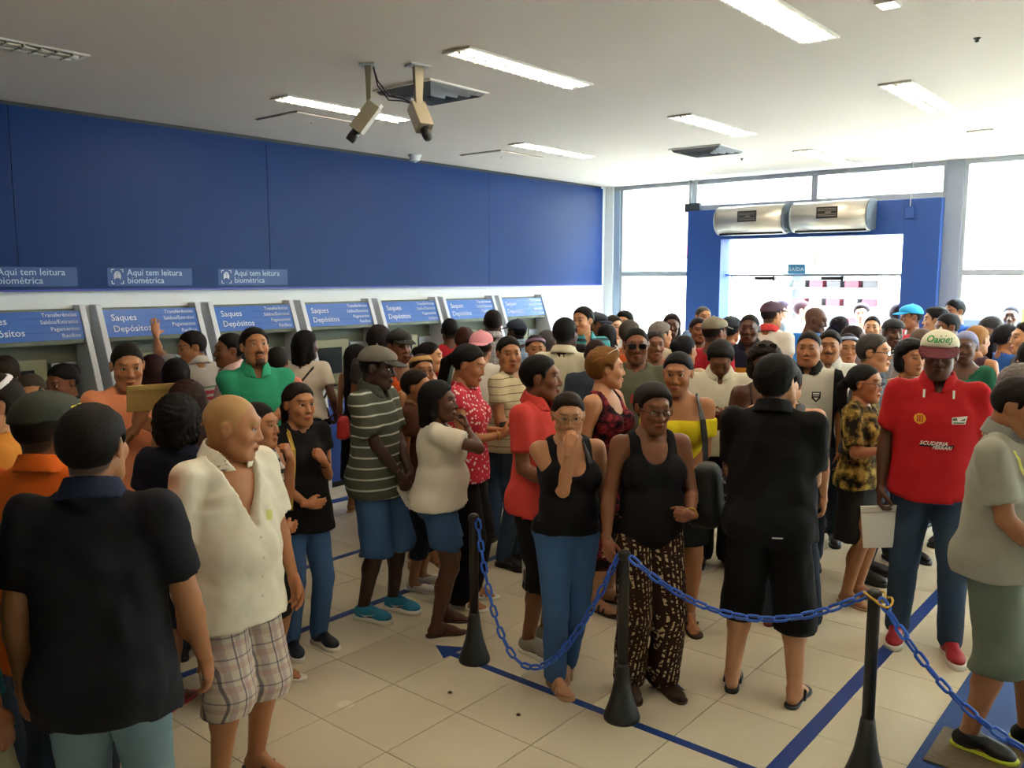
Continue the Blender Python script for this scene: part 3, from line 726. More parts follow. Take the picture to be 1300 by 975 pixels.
def hair_mesh(style, res):
    key = ('hair', style, res)
    if key in _cache: return _cache[key]
    F = Field((-.17,-.235,-.40 if style in ('long','tail','longtied') else -.20), (.17,.13,.24), res)
    fem = style in ('tied','bun','tail','long','bob','updo','curlyf','longtied','afrof')
    t = {'buzz':.004,'short':.011,'thick':.020,'curly':.024,'grey':.017,'receding':.008,'tied':.009,'bun':.009,'tail':.010,'long':.014,'longtied':.010,'bob':.018,'updo':.011,'curlyf':.032,'afrof':.05,'flat':.016}[style]
    off = {'receding':.022}.get(style, 0)
    if style in ('thick','grey','flat'): F.add(el((0,.018,.090), (.062,.062,.036)), .02)
    X, Y, Z = F.grid(); zl = hairline(Y-0*X, 'f' if fem else 'm')+f4(.0035)*np.sin(X*190+2*np.sin(Y*160))*np.sin(Y*170+1)-off*np.clip((Y+.0)/.05,0,1)*-1
    base = CRAN(0, -.020 if t > .012 else -.018)[2](X, Y, Z); ta = np.clip((Z-zl)/f4(.030 if t < .02 else .022), 0, 1); ta = f4(.0008)+f4(t)*ta*(2-ta)
    d = np.maximum(base-ta, zl-Z+0*base); h = np.maximum(.02-np.abs(F.D-d), 0)/.02; F.D = (np.minimum(F.D, d)-h*h*.005).astype(f4)
    F.D = np.maximum(F.D, zl-Z+0*base).astype(f4)
    if style == 'receding': F.cutp(el((0,.075,.115), (.036,.06,.05)), .01)
    if style in ('bun','updo'):
        F.add(el((0,-.118,.045 if style == 'bun' else .10), (.043,.038,.042)) if style == 'bun' else el((0,-.085,.085), (.05,.045,.05)), .012)
    if style in ('tail','longtied'):
        for a, b_, r1, r2 in (((0,-.115,.02),(0,-.150,-.03),.026,.034),((0,-.150,-.03),(0,-.145,-.14),.034,.032),((0,-.145,-.14),(0,-.13,-.27),.030,.012)): F.add(rc(a, b_, r1, r2), .012)
    if style in ('long','bob'):
        zb = -.32 if style == 'long' else -.13
        for sx in (-1,1):
            F.add(rc((sx*.062,-.018,.03), (sx*.075,-.030,zb*.55), .026,.030), .02); F.add(rc((sx*.075,-.030,zb*.55), (sx*.068,-.05,zb), .030,.018), .02)
            F.add(rc((sx*.04,-.085,.0), (sx*.045,-.095,zb), .040,.026), .02)
        F.add(rc((0,-.09,.0), (0,-.10,zb), .045,.03), .02)
    if style == 'curlyf':
        for sx in (-1,1): F.add(el((sx*.068,-.035,-.035), (.042,.055,.07)), .02)
        F.add(el((0,-.085,-.05), (.07,.05,.07)), .02)
    A, fr = {'buzz':(.0006,1),'short':(.0018,3),'curly':(.005,4.5),'curlyf':(.006,4),'afrof':(.007,4),'thick':(.003,3)}.get(style, (.0016,2.5))
    F.folds(A, 3, fr)
    V, Q = F.mesh(); _cache[key] = (V, Q); return V, Q
def cap_mesh(kind, res):
    key = ('cap', kind, res)
    if key in _cache: return _cache[key]
    F = Field((-.12,-.15,-.02), (.12,.15,.16), res); F.add(CRAN(.015)); F.add(el((0,.004,.070), (.085,.107,.056)), .02)
    F.keep(lambda X, Y, Z: f4(.046)+Y*f4(.10)-Z+0*X)
    F.add(rc((0,-.018,.140), (0,-.018,.143), .007), .002)
    if kind == 'back': F.cutp(el((0,.11,.052), (.034,.05,.030)), .004)
    V1 = F.mesh()
    F = Field((-.12,.02,.0), (.12,.22,.12), res*.8)
    if True:
        w_, l_, dr = (.094,.120,.42) if kind == 'flatbill' else (.082,.105,.30)
        def vis(X, Y, Z):
            z = Z-(f4(.062)-(Y-f4(.08))*f4(dr)-X*X*f4(3.2))
            return np.maximum(np.abs(z)-f4(.004), (np.sqrt((X/f4(w_))**2+((Y-f4(.075))/f4(l_))**2)-1)*f4(.08))
        F.D = np.maximum(vis(*F.grid()), f4(.045)-F.grid()[1]+0*F.D).astype(f4)
    V2 = F.mesh()
    _cache[key] = (V1, V2); return V1, V2
# ---------------------------------------------------------------- hands and feet
def hand_mesh(curl, res):
    key = ('hand', curl, res)
    if key in _cache: return _cache[key]
    F = Field((-.075,-.05,-.13), (.085,.20,.06), res)
    F.add(rc((0,-.040,0), (0,.02,0), .0205,.0245)); F.add(el((0,.048,-.002), (.039,.050,.0155)), .018)
    cs = {'flat':(.06,.08,.05), 'relax':(.32,.42,.25), 'hold':(.75,.8,.45), 'fist':(1.35,1.55,.95), 'spread':(.1,.12,.08), 'pinch':(.55,.55,.4)}[curl]
    for i, (x, y, L_) in enumerate(((.0275,.084,.070),(.0095,.091,.079),(-.0095,.088,.073),(-.0270,.078,.057))):
        p = v3(x, y, 0); a = 0.; sp = (x*5.0 if curl == 'spread' else x*1.2); F.add(rc((x*.7,.045,0), p, .012,.0105), .006)
        for q, fr in enumerate((.45,.31,.24)):
            a += cs[q]*(1+.12*i*(curl == 'relax')); d = v3(math.sin(sp)*math.cos(a), math.cos(sp)*math.cos(a), -math.sin(a)); b_ = p+d*L_*fr
            F.add(rc(p, b_, .0098-.0008*q, .0092-.0010*q), .002); p = b_
    tb = {'flat':((.62,.75,-.2),)*1, 'spread':((.85,.5,-.15),), 'fist':((.25,.75,-.62),), 'hold':((.35,.72,-.6),), 'pinch':((.3,.8,-.55),), 'relax':((.45,.82,-.35),)}[curl][0]
    p = v3(.024,.018,-.006); d = nrm(tb)
    for q, (L_, r1, r2) in enumerate(((.040,.0145,.0125),(.032,.0120,.0105),(.024,.0102,.0085))):
        b_ = p+d*L_; F.add(rc(p, b_, r1, r2), .005); p = b_; d = nrm(d+v3(-.28,.1,-.12)*(curl != 'spread'))
    V, Q = F.mesh(); _cache[key] = (V, Q); return V, Q
def foot_mesh(res):      # foot frame: origin under the ankle on the floor, +Y toes, +X = the big-toe side
    key = ('foot', res)
    if key in _cache: return _cache[key]
    F = Field((-.075,-.09,-.0), (.075,.21,.16), res)
    F.add(rc((0,-.012,.125), (0,-.01,.085), .033,.037)); F.add(el((0,-.035,.04), (.031,.038,.036)), .03); F.add(rc((0,.0,.075), (.004,.105,.034), .033,.026), .03)
    F.add(el((.004,.10,.028), (.043,.055,.020)), .02); F.add(el((0,.03,.028), (.032,.07,.022)), .02)
    for i, (x, y, L_, r) in enumerate(((.030,.135,.036,.0125),(.013,.145,.028,.0092),(-.001,.142,.024,.0086),(-.015,.135,.020,.0082),(-.028,.124,.016,.0078))):
        F.add(rc((x,y-.02,.026), (x*.98,y+L_*.6,.017), r, r*.92), .004)
    F.keep(lambda X, Y, Z: f4(.012)-Z+0*X+0*Y)
    V, Q = F.mesh(); _cache[key] = (V, Q); return V, Q
def shoe_mesh(kind, res):
    key = ('shoe', kind, res)
    if key in _cache: return _cache[key]
    F = Field((-.08,-.10,0), (.08,.24,.17), res)
    fl = lambda w: (lambda X, Y, Z: 0)
    SO = []
    def sole(z1, g=1.):
        out = [(-.030,-.07),(-.036,-.045),(-.035,-.01),(-.031,.03),(-.036,.075),(-.045,.115),(-.044,.15),(-.034,.18),(-.012,.198),(.016,.205),(.038,.190),(.050,.155),(.052,.115),(.044,.07),(.034,.03),(.035,-.01),(.036,-.045),(.029,-.07),(.012,-.084),(-.012,-.084)]
        n = len(out); v = [(x*g*q, y*(1+.0*q), z) for q, z in ((.95,0.001),(1.0,z1*.35),(1.0,z1*.75),(.93,z1)) for x, y in out]
        f = [(i+k*n, (i+1)%n+k*n, (i+1)%n+(k+1)*n, i+(k+1)*n) for k in range(3) for i in range(n)]
        for o in (0, 3*n):
            a = list(range(n)); a.reverse() if o == 0 else None
            for q in range(1, n//2): f.append((o+a[q-1], o+a[q], o+a[n-1-q], o+a[n-q]) if True else None)
        SO.append((np.array(v, f4), np.array(f, np.int32)))
    if kind in ('sneaker','boot','clog'):
        sole(.028 if kind != 'clog' else .022)
        F.add(el((0,-.02,.05), (.040,.060,.052))); F.add(rc((0,-.005,.095 if kind == 'sneaker' else .13), (0,0,.06), .043,.040), .02); F.add(rc((0,.02,.075), (.004,.125,.045), .036,.034), .03); F.add(el((.004,.125,.04), (.046,.070,.034)), .02)
        F.keep(lambda X, Y, Z: np.maximum(f4(.022)-Z, Z-f4(.098 if kind == 'sneaker' else (.075 if kind == 'clog' else .15)))+0*X+0*Y); F.folds(.001, 1, 2)
    elif kind == 'flat':
        sole(.012); F.add(el((0,-.02,.03), (.036,.058,.045))); F.add(el((.004,.11,.028), (.044,.080,.032)), .02); F.add(el((0,.04,.03), (.036,.09,.034)), .02); F.cutp(el((0,.02,.085), (.036,.072,.05)), .004)
        F.keep(lambda X, Y, Z: f4(.010)-Z+0*X+0*Y)
    else:                # sandal, flipflop, slide
        sole(.014, 1.04)
        if kind == 'flipflop':
            for sx in (-1,1): F.add(rc((.012,.128,.035), (sx*.036,.058,.050), .0065,.0085), .002); F.add(rc((sx*.036,.058,.050), (sx*.042,.030,.016), .0085,.008), .002)
            F.add(rc((.012,.128,.036), (.012,.130,.015), .006), .002)
        else:
            for y, z, rx in ((.095,.046,.047),(.055,.064,.043)):
                a = [(rx*math.cos(t)*.98, y, .012+(z-.012)*math.sin(t)) for t in np.linspace(0, math.pi, 9)]
                for p, q in zip(a[:-1], a[1:]): F.add(rc(p, q, .009), .003)
            a = [(.040*math.cos(t), -.03-.045*math.sin(t), .060) for t in np.linspace(0, math.pi, 9)]
            for p, q in zip(a[:-1], a[1:]): F.add(rc(p, q, .006), .003)
    V1 = F.mesh(); V2 = SO[0]; _cache[key] = (V1, V2); return V1, V2

# ---------------------------------------------------------------- skin, hair, eyes
SK = {'P':'#dcab8a','L':'#c48d65','T':'#a8714a','B':'#7e4d2f','D':'#563321','V':'#3c251a'}
def skin_mat():
    m = bpy.data.materials.new('skin'); nt, N, L, b = nodes(m)
    b.inputs['Roughness'].default_value = .48; b.inputs['Specular IOR Level'].default_value = .45
    a = N.new('ShaderNodeVertexColor'); a.layer_name = 'Col'; tc = N.new('ShaderNodeTexCoord'); nz = N.new('ShaderNodeTexNoise'); nz.inputs['Scale'].default_value = 14; nz.inputs['Detail'].default_value = 3
    L.new(tc.outputs['Object'], nz.inputs['Vector']); mx = N.new('ShaderNodeMix'); mx.data_type = 'RGBA'; mx.blend_type = 'MULTIPLY'; mx.inputs[0].default_value = 1
    rm = N.new('ShaderNodeMapRange'); rm.inputs[3].default_value = .9; rm.inputs[4].default_value = 1.08; L.new(nz.outputs['Fac'], rm.inputs[0]); L.new(rm.outputs[0], mx.inputs[7]); L.new(a.outputs['Color'], mx.inputs[6]); L.new(mx.outputs[2], b.inputs['Base Color'])
    return m
M_skin = skin_mat()
def hair_mat(c):
    n = 'hair_'+c.strip('#')
    if n in _mats: return _mats[n]
    return mat(n, c, .68, spec=.18, bump=.3, bscale=110, var=.25, vscale=40)
M_eyew = mat('eye_white', '#d8d2c8', .25); M_iris = mat('eye_iris', '#2a1a10', .15)
def eye_mesh():
    b = MB(); n = 10; r = .0118; prof = [(0.0,1.0),(.28,.96),(.52,.854),(.85,.527),(1.0,0),(.8,-.6),(.0,-1.0)]
    v = []; f = []; mi = []
    for q, c in prof:
        for k in range(n): a = 2*math.pi*k/n; v.append((r*q*math.cos(a), r*c, r*q*math.sin(a)))
    for i in range(len(prof)-1):
        for k in range(n): f.append((i*n+k, i*n+(k+1)%n, (i+1)*n+(k+1)%n, (i+1)*n+k)); mi.append(1 if i < 2 else 0)
    b.v = v; b.f = f; b.m = mi; b.sm = [True]*len(f)
    return b.mesh('eye', [M_eyew, M_iris])
EYE_ME = eye_mesh()
def paint_head(V, var, skin, hairc, opt, lod):
    rs = (.0058,.0070,.0089)[lod]
    n = len(V); c = np.tile(np.array(skin, f4), (n,1)); x, y, z = np.abs(V[:,0]), V[:,1], V[:,2]; fe = VARS[var][4]; hc = np.array(hairc, f4)
    def mixto(m, col, a):
        m = np.clip(m, 0, 1)[:,None]*a; c[:] = c*(1-m)+np.array(col, f4)*m
    mixto(np.exp(-((x-.04)/.02)**2-((z+.025)/.022)**2)*(y > .03), np.array(skin)*np.array([1.12,.86,.80]), .5)
    if opt.get('hair'): mixto(np.clip((z-hairline(y, 'f' if opt['hair'] in ('tied','bun','tail','long','bob','updo','curlyf','longtied','afrof') else 'm')+.003)/.010,0,1), hc*.9+np.array(skin)*.08, .92)
    if opt.get('scalp'): mixto((z > hairline(y, 'm')+.012*np.clip(y/.05,0,1)*2)*1., np.array(skin)*.5+hc*.5, opt['scalp'])
    if opt.get('beard'):
        bd = opt['beard']; front = (y > .0)
        if bd == 'stubble': mixto(((z < -.045) & front & ~((x < .02) & (np.abs(z+.066) < .010)))*np.clip((-.03-z)/.03,0,1), np.array(skin)*.45+hc*.3, .6)
        if bd in ('goatee','moustache'): mixto((x < .030)*(z < -.040)*(z > -.057)*(y > .07), hc, .85)
        if bd == 'goatee': mixto((x < .026)*(z < -.080)*front*(y > .05), hc, .85); mixto((x > .02)*(x < .03)*(z < -.05)*(y > .05), hc, .7)
    lipc = {0: np.array(skin)*np.array([1.0,.70,.66]), 1: np.array(skin)*np.array([1.05,.55,.55])}[fe]
    mixto(((V[:,0]/.0235)**2+((z+.0655)/.0125)**2 < 1)*(y > .076), lipc, .85)
    mixto((x < .021)*np.exp(-((z+.0655)/max(.0022, rs*.5))**2)*(y > .074), np.array(skin)*.25, .8)
    arch = .0335+.05*(x-.03)*(x < .04)-.12*np.maximum(x-.04,0)
    mixto((x > .012)*(x < .050)*np.exp(-((z-arch)/max(.0042 if not fe else .003, rs*.62))**2)*(y > .05), hc*.8+np.array(skin)*.06, .9)
    mixto(((x-.0315)**2/.0145**2+((z-.0085)/max(.0075, rs))**2 < 1)*(y > .06), np.array(skin)*.22, .7 if lod < 2 else .9)
    mixto(((x-.008)**2/.0045**2+((z+.0375)/max(.0035, rs*.6))**2 < 1)*(y > .09), np.array(skin)*.25, .8)
    return c
def frame_mat(o, yv, zv):
    y = nrm(yv); z = np.asarray(zv, float); z = nrm(z-y*(z@y)); x = np.cross(y, z); M = np.eye(4); M[:3,0] = x; M[:3,1] = y; M[:3,2] = z; M[:3,3] = o; return M
ARM = {  # wrist (x outward, y front, z), palm direction, fingers direction (None: along the forearm), curl, elbow hint
 'side': ((.245,.02,.815), (-1,.1,0), None, 'relax'), 'sideb': ((.235,-.03,.83), (-1,-.2,0), None, 'relax'), 'bent': ((.21,.26,1.03), (-1,0,-.1), None, 'hold'),
 'phone': ((.07,.27,1.17), (-.5,-.2,.8), (-.5,.8,.4), 'hold'), 'belly': ((.06,.21,1.02), (0,-1,0), (-1,.1,-.1), 'relax'), 'clasp': ((.045,.235,.90), (-.6,-.6,0), (-.4,.25,-.85), 'hold'),
 'cross': ((-.07,.20,1.20), (0,-1,-.2), (-1,-.1,.15), 'relax'), 'crossu': ((-.06,.245,1.15), (0,-1,.2), (-1,-.2,.1), 'relax'), 'chin': ((.05,.185,1.42), (-.2,-1,.2), (-.25,-.2,1), 'fist'),
 'mouth': ((.045,.20,1.455), (-.3,-1,.1), (-.3,-.25,1), 'hold'), 'pocket': ((.20,.03,.88), (-1,0,0), None, 'relax'), 'hip': ((.21,.06,1.0), (-.4,-1,0), (-.7,.6,-.3), 'relax'), 'chest': ((.07,.20,1.27), (-.3,-1,0), (-.55,0,.8), 'fist'),
 'reach': ((.26,.50,1.56), (0,.9,-.2), (0,.25,1), 'spread'), 'back': ((.10,-.17,1.0), (0,1,0), (-.8,-.1,-.4), 'relax'), 'read': ((.12,.27,1.20), (-.6,-.4,.5), (-.3,.6,.7), 'hold')}
NPEOPLE = [0]
def person(label, x, ytop, D=None, fy=None, a=0, ha=None, hp=0, tilt=0, var='m1', skin='B', w=1., belly=0, bust=None, hair='short', hc='#0d0907', cap=None, cc='#333333', vc=None,
           top='tee', tm=None, sl=.55, hem=None, neck=None, collar=None, bottom='jeans', bm=None, bhem=None, shoe='sneaker', sm=None, sole=None,
           aL='side', aR='side', feet=None, beard=None, scalp=0, glasses=None, band=None, group='people queueing in the hall', lod=None, H=None, earring=False, xoff=0, loose=1., strap=None, at=None, ts=1., cm=None, hk=1., nd=0.):
    # ---- where he or she stands: the sight line of the head's top at that depth; the height follows
    if D is None: D = depth_at(x, fy)
    P = sight(x, ytop, D); H = P[2] if H is None else H
    ha = a if ha is None else ha
    if lod is None: lod = 0 if D < 4.55 else 1 if D < 6.15 else 2
    c = -nrm(v3(P[0], P[1], 0)); ri = v3(-c[1], c[0], 0)      # towards the camera; the viewer's right hand
    fc = c*math.cos(R(a))+ri*math.sin(R(a)); rz = math.atan2(fc[1], fc[0])-math.pi/2
    root = empty('person', (P[0], P[1], 0), rz, label=label, cat='person', group=group)
    fe = VARS[var][4]; bust = (1. if fe else 0) if bust is None else bust
    s = H/1.75; hs = hk*1.065*s**-.45                                   # heads vary less than bodies
    rb, rh, rd = ((.0140 if D > 3.7 else .0112,.0058,.0066),(.0205,.0070,.0088),(.0310,.0089,.0138))[lod]; rg = (rb, .0200, .0290)[lod]
    NPEOPLE[0] += 1; seed = NPEOPLE[0]
    sw = (.188 if not fe else .165)*(.6+.4*w); g = w
    sk = np.array(lin(SK[skin]), f4)*(.94+.12*random.Random(seed).random())
    head_o = v3(0,.012+nd*.3,1.75-.12*hs); yawr = max(-80, min(80, (ha-a+180)%360-180))
    Mh = np.eye(4); Rz = np.array(Matrix.Rotation(R(yawr),3,'Z')); Rx = np.array(Matrix.Rotation(R(-hp),3,'X')); Ry = np.array(Matrix.Rotation(R(tilt),3,'Y'))
    Rm = Rz@Rx@Ry; piv = v3(0,-.03,-.075)*hs; Mh[:3,:3] = Rm*hs; Mh[:3,3] = head_o+piv-Rm@piv
    neck_t = Mh[:3,3]+Rm@(v3(0,-.032,-.05)*hs)
    sh = {1: v3(sw*.97,-.012,1.416), -1: v3(-sw*.97,-.012,1.416)}
    # arms
    arms = {}
    for sd, ar in ((1, aR), (-1, aL)):
        if isinstance(ar, str): ar = (ar,)
        base = ARM[ar[0]] if isinstance(ar[0], str) else ar
        tgt, palm, fing, curl = base[:4]; hint = base[4] if len(base) > 4 else None
        if isinstance(ar[0], str) and len(ar) > 1: tgt = ar[1]
        if isinstance(ar[0], str) and len(ar) > 2: curl = ar[2]
        m = v3(sd,1,1); T = v3(tgt)*m
        if isinstance(ar[0], str) and ar[0] in ('side','sideb','pocket'): T = T*v3(.6+.4*g+.12*belly,1,1)
        S = sh[sd]+(v3(0,.0,.05) if T[2] > 1.5 else 0); l1, l2 = .285, .245; d = T-S; L_ = min(np.linalg.norm(d), l1+l2-.004); d = nrm(d); T = S+d*L_
        q = (l1*l1-l2*l2+L_*L_)/(2*L_); hgt = math.sqrt(max(l1*l1-q*q, 0)); pole = v3(hint)*m if hint is not None else v3(sd*.45,-.75,-.6); pole = nrm(pole-d*(pole@d)); E_ = S+d*q+pole*hgt
        fd = nrm(v3(fing)*m) if fing is not None else nrm(T-E_); pm = v3(palm)*m
        arms[sd] = (S, E_, T, fd, pm, curl)
    # legs
    hw = (.155 if not fe else .165)*(.55+.45*g)
    fl = feet or ((-.10,0,-10),(.10,0,10)); legs = []
    for sd, (fx, fyy, fa) in zip((-1,1), fl):
        Hh = v3(sd*.080*(.6+.4*g),-.005,.90); An = v3(fx,fyy-.01,.085); d = An-Hh; L_ = np.linalg.norm(d); l1, l2 = .425, .41; L2_ = min(L_, l1+l2-.003); d = nrm(d); An = Hh+d*L_
        q = (l1*l1-l2*l2+L2_*L2_)/(2*L2_); hgt = math.sqrt(max(l1*l1-q*q, 0)); pole = nrm(v3(sd*.1,1,0)-d*(v3(sd*.1,1,0)@d)); Kn = Hh+d*q+pole*hgt
        legs.append((Hh, Kn, An, fx, fyy, fa))
    bare = shoe in ('flipflop','sandal')
    # ---- torso shape used by skin and by clothes
    def torso(F, e=0., k=.04, legs_=False):
        F.add(el((0,-.008,1.30), (.150*g+e-.012*fe, .104*g+e, .175+e))); F.add(el((0,-.015,1.400), (sw*.90+e*.8, .073*(.5+.5*g)+e, .058+e)), k)
        F.add(el((0,.0,1.12), ((.132-.010*fe)*g+e, .096*g+e, .16)), .05); F.add(el((0,-.012,.955), (hw+e, .112*g+e, .125+e)), .05)
        for sx in (-1,1): F.add(el((sx*.078*g,-.058*g,.925), (.082*g+e,.078*g+e,.09+e)), .04)
        if belly: F.add(el((0,.045+.02*belly,1.09), ((.125+.02*belly)*g+e, (.085+.045*belly)*g+e, .145+e)), .05)
        if bust:
            for sx in (-1,1): F.add(el((sx*.072*g,.075*g,1.275), (.062*g+e,.056*g*bust**.5+e,.066*g+e)), .03)
        for sx in (-1,1): F.add(rc((0,-.028,1.484), (sx*sw*.80,-.016,1.416), .046+e*.6,.039+e*.7), .03)
    # ---- skin: one closed figure
    F = Field((-.62,-.42,.0), (.62,.66,1.66 if max(arms[1][2][2], arms[-1][2][2]) < 1.6 else 1.95), rb)
    torso(F); F.add(rc((0,-.022,1.43), neck_t, .060-.007*fe,.050-.005*fe), .04)
    for sd in (1,-1):
        S, E_, T, fd, pm, curl = arms[sd]; ag = (.75+.25*g)*(1 if not fe else .92)
        F.add(rc(S, S+(E_-S)*.35, .054*ag,.050*ag), .035); F.add(rc(S, E_, .050*ag,.040*ag), .02); F.add(rc(E_, E_+(T-E_)*.3, .040*ag,.040*ag), .012); F.add(rc(E_+(T-E_)*.25, T, .040*ag,.0245*(.7+.3*ag)), .012)
    covered = bottom in ('jeans','pants','slim') and not bare      # legs wholly inside long trousers and shoes
    for (Hh, Kn, An, fx, fyy, fa) in legs:
        if covered: F.add(rc(Hh, Hh+(Kn-Hh)*.35, .082*g,.076*g), .04); continue
        F.add(rc(Hh, Kn, .084*g,.056*(.6+.4*g)), .04); F.add(rc(Kn, Kn+(An-Kn)*.35+v3(0,-.018,0), .054*(.6+.4*g),.056*(.6+.4*g)), .02); F.add(rc(Kn+(An-Kn)*.3+v3(0,-.012,0), An, .054*(.6+.4*g),.038), .02)
        if not bare: F.add(rc(An, An+v3(0,0,-.05), .038,.036), .01); F.add(rc(An+v3(0,0,-.045), An+v3(math.sin(R(-fa))*-.10,.10,-.06), .03,.028), .02)
    parts = [F.mesh()]; cols = [np.tile(sk, (len(parts[0][0]),1))]
    V, Q = head_mesh(var, rh); cols.append(paint_head(V, var, sk, lin(hc), dict(beard=beard, scalp=scalp, hair=None if hair == 'receding' else hair), lod)); parts.append((xf(V, Mh), Q))
    for sd in (1,-1):
        S, E_, T, fd, pm, curl = arms[sd]; V, Q = hand_mesh(curl, rd); M = frame_mat(T, fd, -pm)
        if sd > 0: V = V*v3(-1,1,1).astype(f4); Q = Q[:, ::-1]
        hq = .94 if fe else 1.02; M[:3,:3] *= hq
        parts.append((xf(V, M), Q)); cols.append(np.tile(sk*np.array([1.04,.98,.97], f4), (len(V),1)))
    fmats = []
    for sd, (Hh, Kn, An, fx, fyy, fa) in zip((-1,1), legs):
        M = np.eye(4); M[:3,:3] = np.array(Matrix.Rotation(R(-fa),3,'Z')); M[:3,3] = (fx, fyy, 0); fmats.append((M, sd))
        if bare:
            V, Q = foot_mesh(min(rd*1.1, .0085)); V = V.copy()
            if sd > 0: V = V*v3(-1,1,1).astype(f4); Q = Q[:, ::-1]
            parts.append((xf(V, M), Q)); cols.append(np.tile(sk, (len(V),1)))
    off = 0; VV = []; QQ = []
    for V, Q in parts: VV.append(V); QQ.append(Q+off); off += len(V)
    VV = np.concatenate(VV); QQ = np.concatenate(QQ)
    link('body', mesh_np('body', VV*s, QQ, M_skin, True, np.concatenate(cols)), root)
    if lod < 2:
        for sx in (-1,1):
            o = link('eye', EYE_ME, root); o.matrix_local = Matrix.Scale(s,4) @ Matrix(Mh.tolist()) @ Matrix.Translation((sx*.0315,.0725,.0085))
    def headpart(name, VQ, m, parent=root): return link(name, mesh_np(name, xf(VQ[0], Mh)*s, VQ[1], m), parent)
    hm = hair_mat(hc)
    if hair: headpart('hair', hair_mesh(hair, (.0064,.0085,.0122)[lod]), hm)
    if cap:
        V1, V2 = cap_mesh('back' if cap == 'back' else ('flatbill' if cap == 'flatbill' else 'cap'), rh)
        if cap == 'back': V1 = (V1[0]*v3(1,1,1).astype(f4), V1[1]); 
        cm_ = cm or mat('cap_'+cc.strip('#'), cc, .8, bump=.2, bscale=200); o = headpart('cap', V1, cm_)
        vm = mat('cap_'+(vc or cc).strip('#'), vc or cc, .8, bump=.2, bscale=200)
        if cap == 'back': V2 = (xf(V2[0], Matrix.Rotation(math.pi,4,'Z')), V2[1])
        if cap != 'beanie': headpart('visor', V2, vm, o)
    if band:
        F = Field((-.11,-.14,-.02), (.11,.11,.16), rh); F.add(CRAN(.016)); zc, wd, tl = band[1] if len(band) > 1 else (.075,.02,.35)
        F.keep(lambda X, Y, Z: np.abs(Z-f4(zc)-Y*f4(tl))-f4(wd)+0*X); headpart('headband', F.mesh(), mat('band_'+band[0].strip('#'), band[0], .6))
    if glasses: build_glasses(root, glasses, Matrix.Scale(s,4) @ Matrix(Mh.tolist()))
    if earring:
        for sx in (-1,1):
            b = MB(); b.lathe([(.001,-.004),(.004,-.002),(.004,.002),(.001,.004)], 8); b.xform(Matrix.Scale(s,4) @ Matrix(Mh.tolist()) @ Matrix.Translation((sx*.083,-.010,-.036))); b.build('earring', mat('silver', '#dcdcdc', .2, metal=1), root)
    # ---- trousers, skirt, shorts
    if bottom:
        e = .014; F = Field((-.36,-.36,.01), (.36,.40,1.16), rg*1.12); wz = 1.03
        if bottom in ('skirt',):
            hz = bhem or .52
            F.add(el((0,-.012,.955), (hw+e, .112*g+e, .125+e))); F.add(el((0,0,1.05), (.135*g+e,.098*g+e,.12)), .04)
            for sx in (-1,1): F.add(el((sx*.078*g,-.058*g,.925), (.082*g+e,.078*g+e,.09+e)), .04)
            F.add(col_(hz-.03, .95, hw+.035, .145*g, hw+e, .115*g, .0, -.01), .04)
        else:
            F.add(el((0,-.012,.955), (hw+e, .112*g+e, .125+e))); F.add(el((0,0,1.06), (.130*g+e,.095*g+e,.12)), .05)
            if belly: F.add(el((0,.03,1.04), (.125*g+e,.09*g+e+.02*belly,.10)), .04)
            for sx in (-1,1): F.add(el((sx*.078*g,-.058*g,.925), (.082*g+e,.078*g+e,.09+e)), .04)
            spec = {'jeans':(.090,.064,.055,.035), 'pants':(.094,.078,.080,.03), 'slim':(.086,.058,.046,.06), 'capri':(.092,.070,.062,.26), 'shorts':(.098,.094,.098,.46), 'bermuda':(.099,.095,.10,.42), 'hotpants':(.098,.098,.1,.66)}[bottom]
            hz = bhem if bhem is not None else spec[3]; r0, r1, r2 = [q*(.55+.45*g)+e*.5 for q in spec[:3]]; r0 = max(r0, .084*g+.010); r1 = max(r1, .056*(.6+.4*g)+.009)
            for (Hh, Kn, An, *_r) in legs:
                F.add(rc(Hh, Kn, r0, r1), .014); F.add(rc(Kn, An, r1, r2), .014)
        F.keep(lambda X, Y, Z: np.maximum(f4(hz)-Z+f4(.03)*np.sin(X*9+seed)*(.3 if hz > .3 else 0), Z-f4(wz))+0*X+0*Y)
        F.folds(.0042 if bottom != 'slim' else .0022, seed, 1.15)
        nm = {'skirt':'skirt','shorts':'shorts','bermuda':'shorts','hotpants':'shorts','jeans':'jeans','capri':'capri_trousers'}.get(bottom, 'trousers')
        V, Q = F.mesh(); link(nm, mesh_np(nm, V*s, Q, bm), root)
    # ---- top
    shirt = None
    if top:
        hz = hem or {'tee':.90,'polo':.88,'shirt':.86,'tank':.93,'spag':.95,'off':.95,'dress':.52}[top]
        e = {'tee':.017,'polo':.017,'shirt':.020,'tank':.018,'spag':.017,'off':.013,'dress':.014}[top]*loose
        F = Field((-.55,-.36,.3 if top == 'dress' else .6), (.55,.52,1.70), rg); torso(F, e)
        if top in ('tee','polo','shirt') and not (fe and loose < 1.05):
            F.add(col_(hz-.04, 1.33, (.165+.012)*g*(.5+.5*loose)+.01*belly, (.120+.03*belly)*g, (.158)*g, .108*g, .012+.02*belly, -.005), .05)
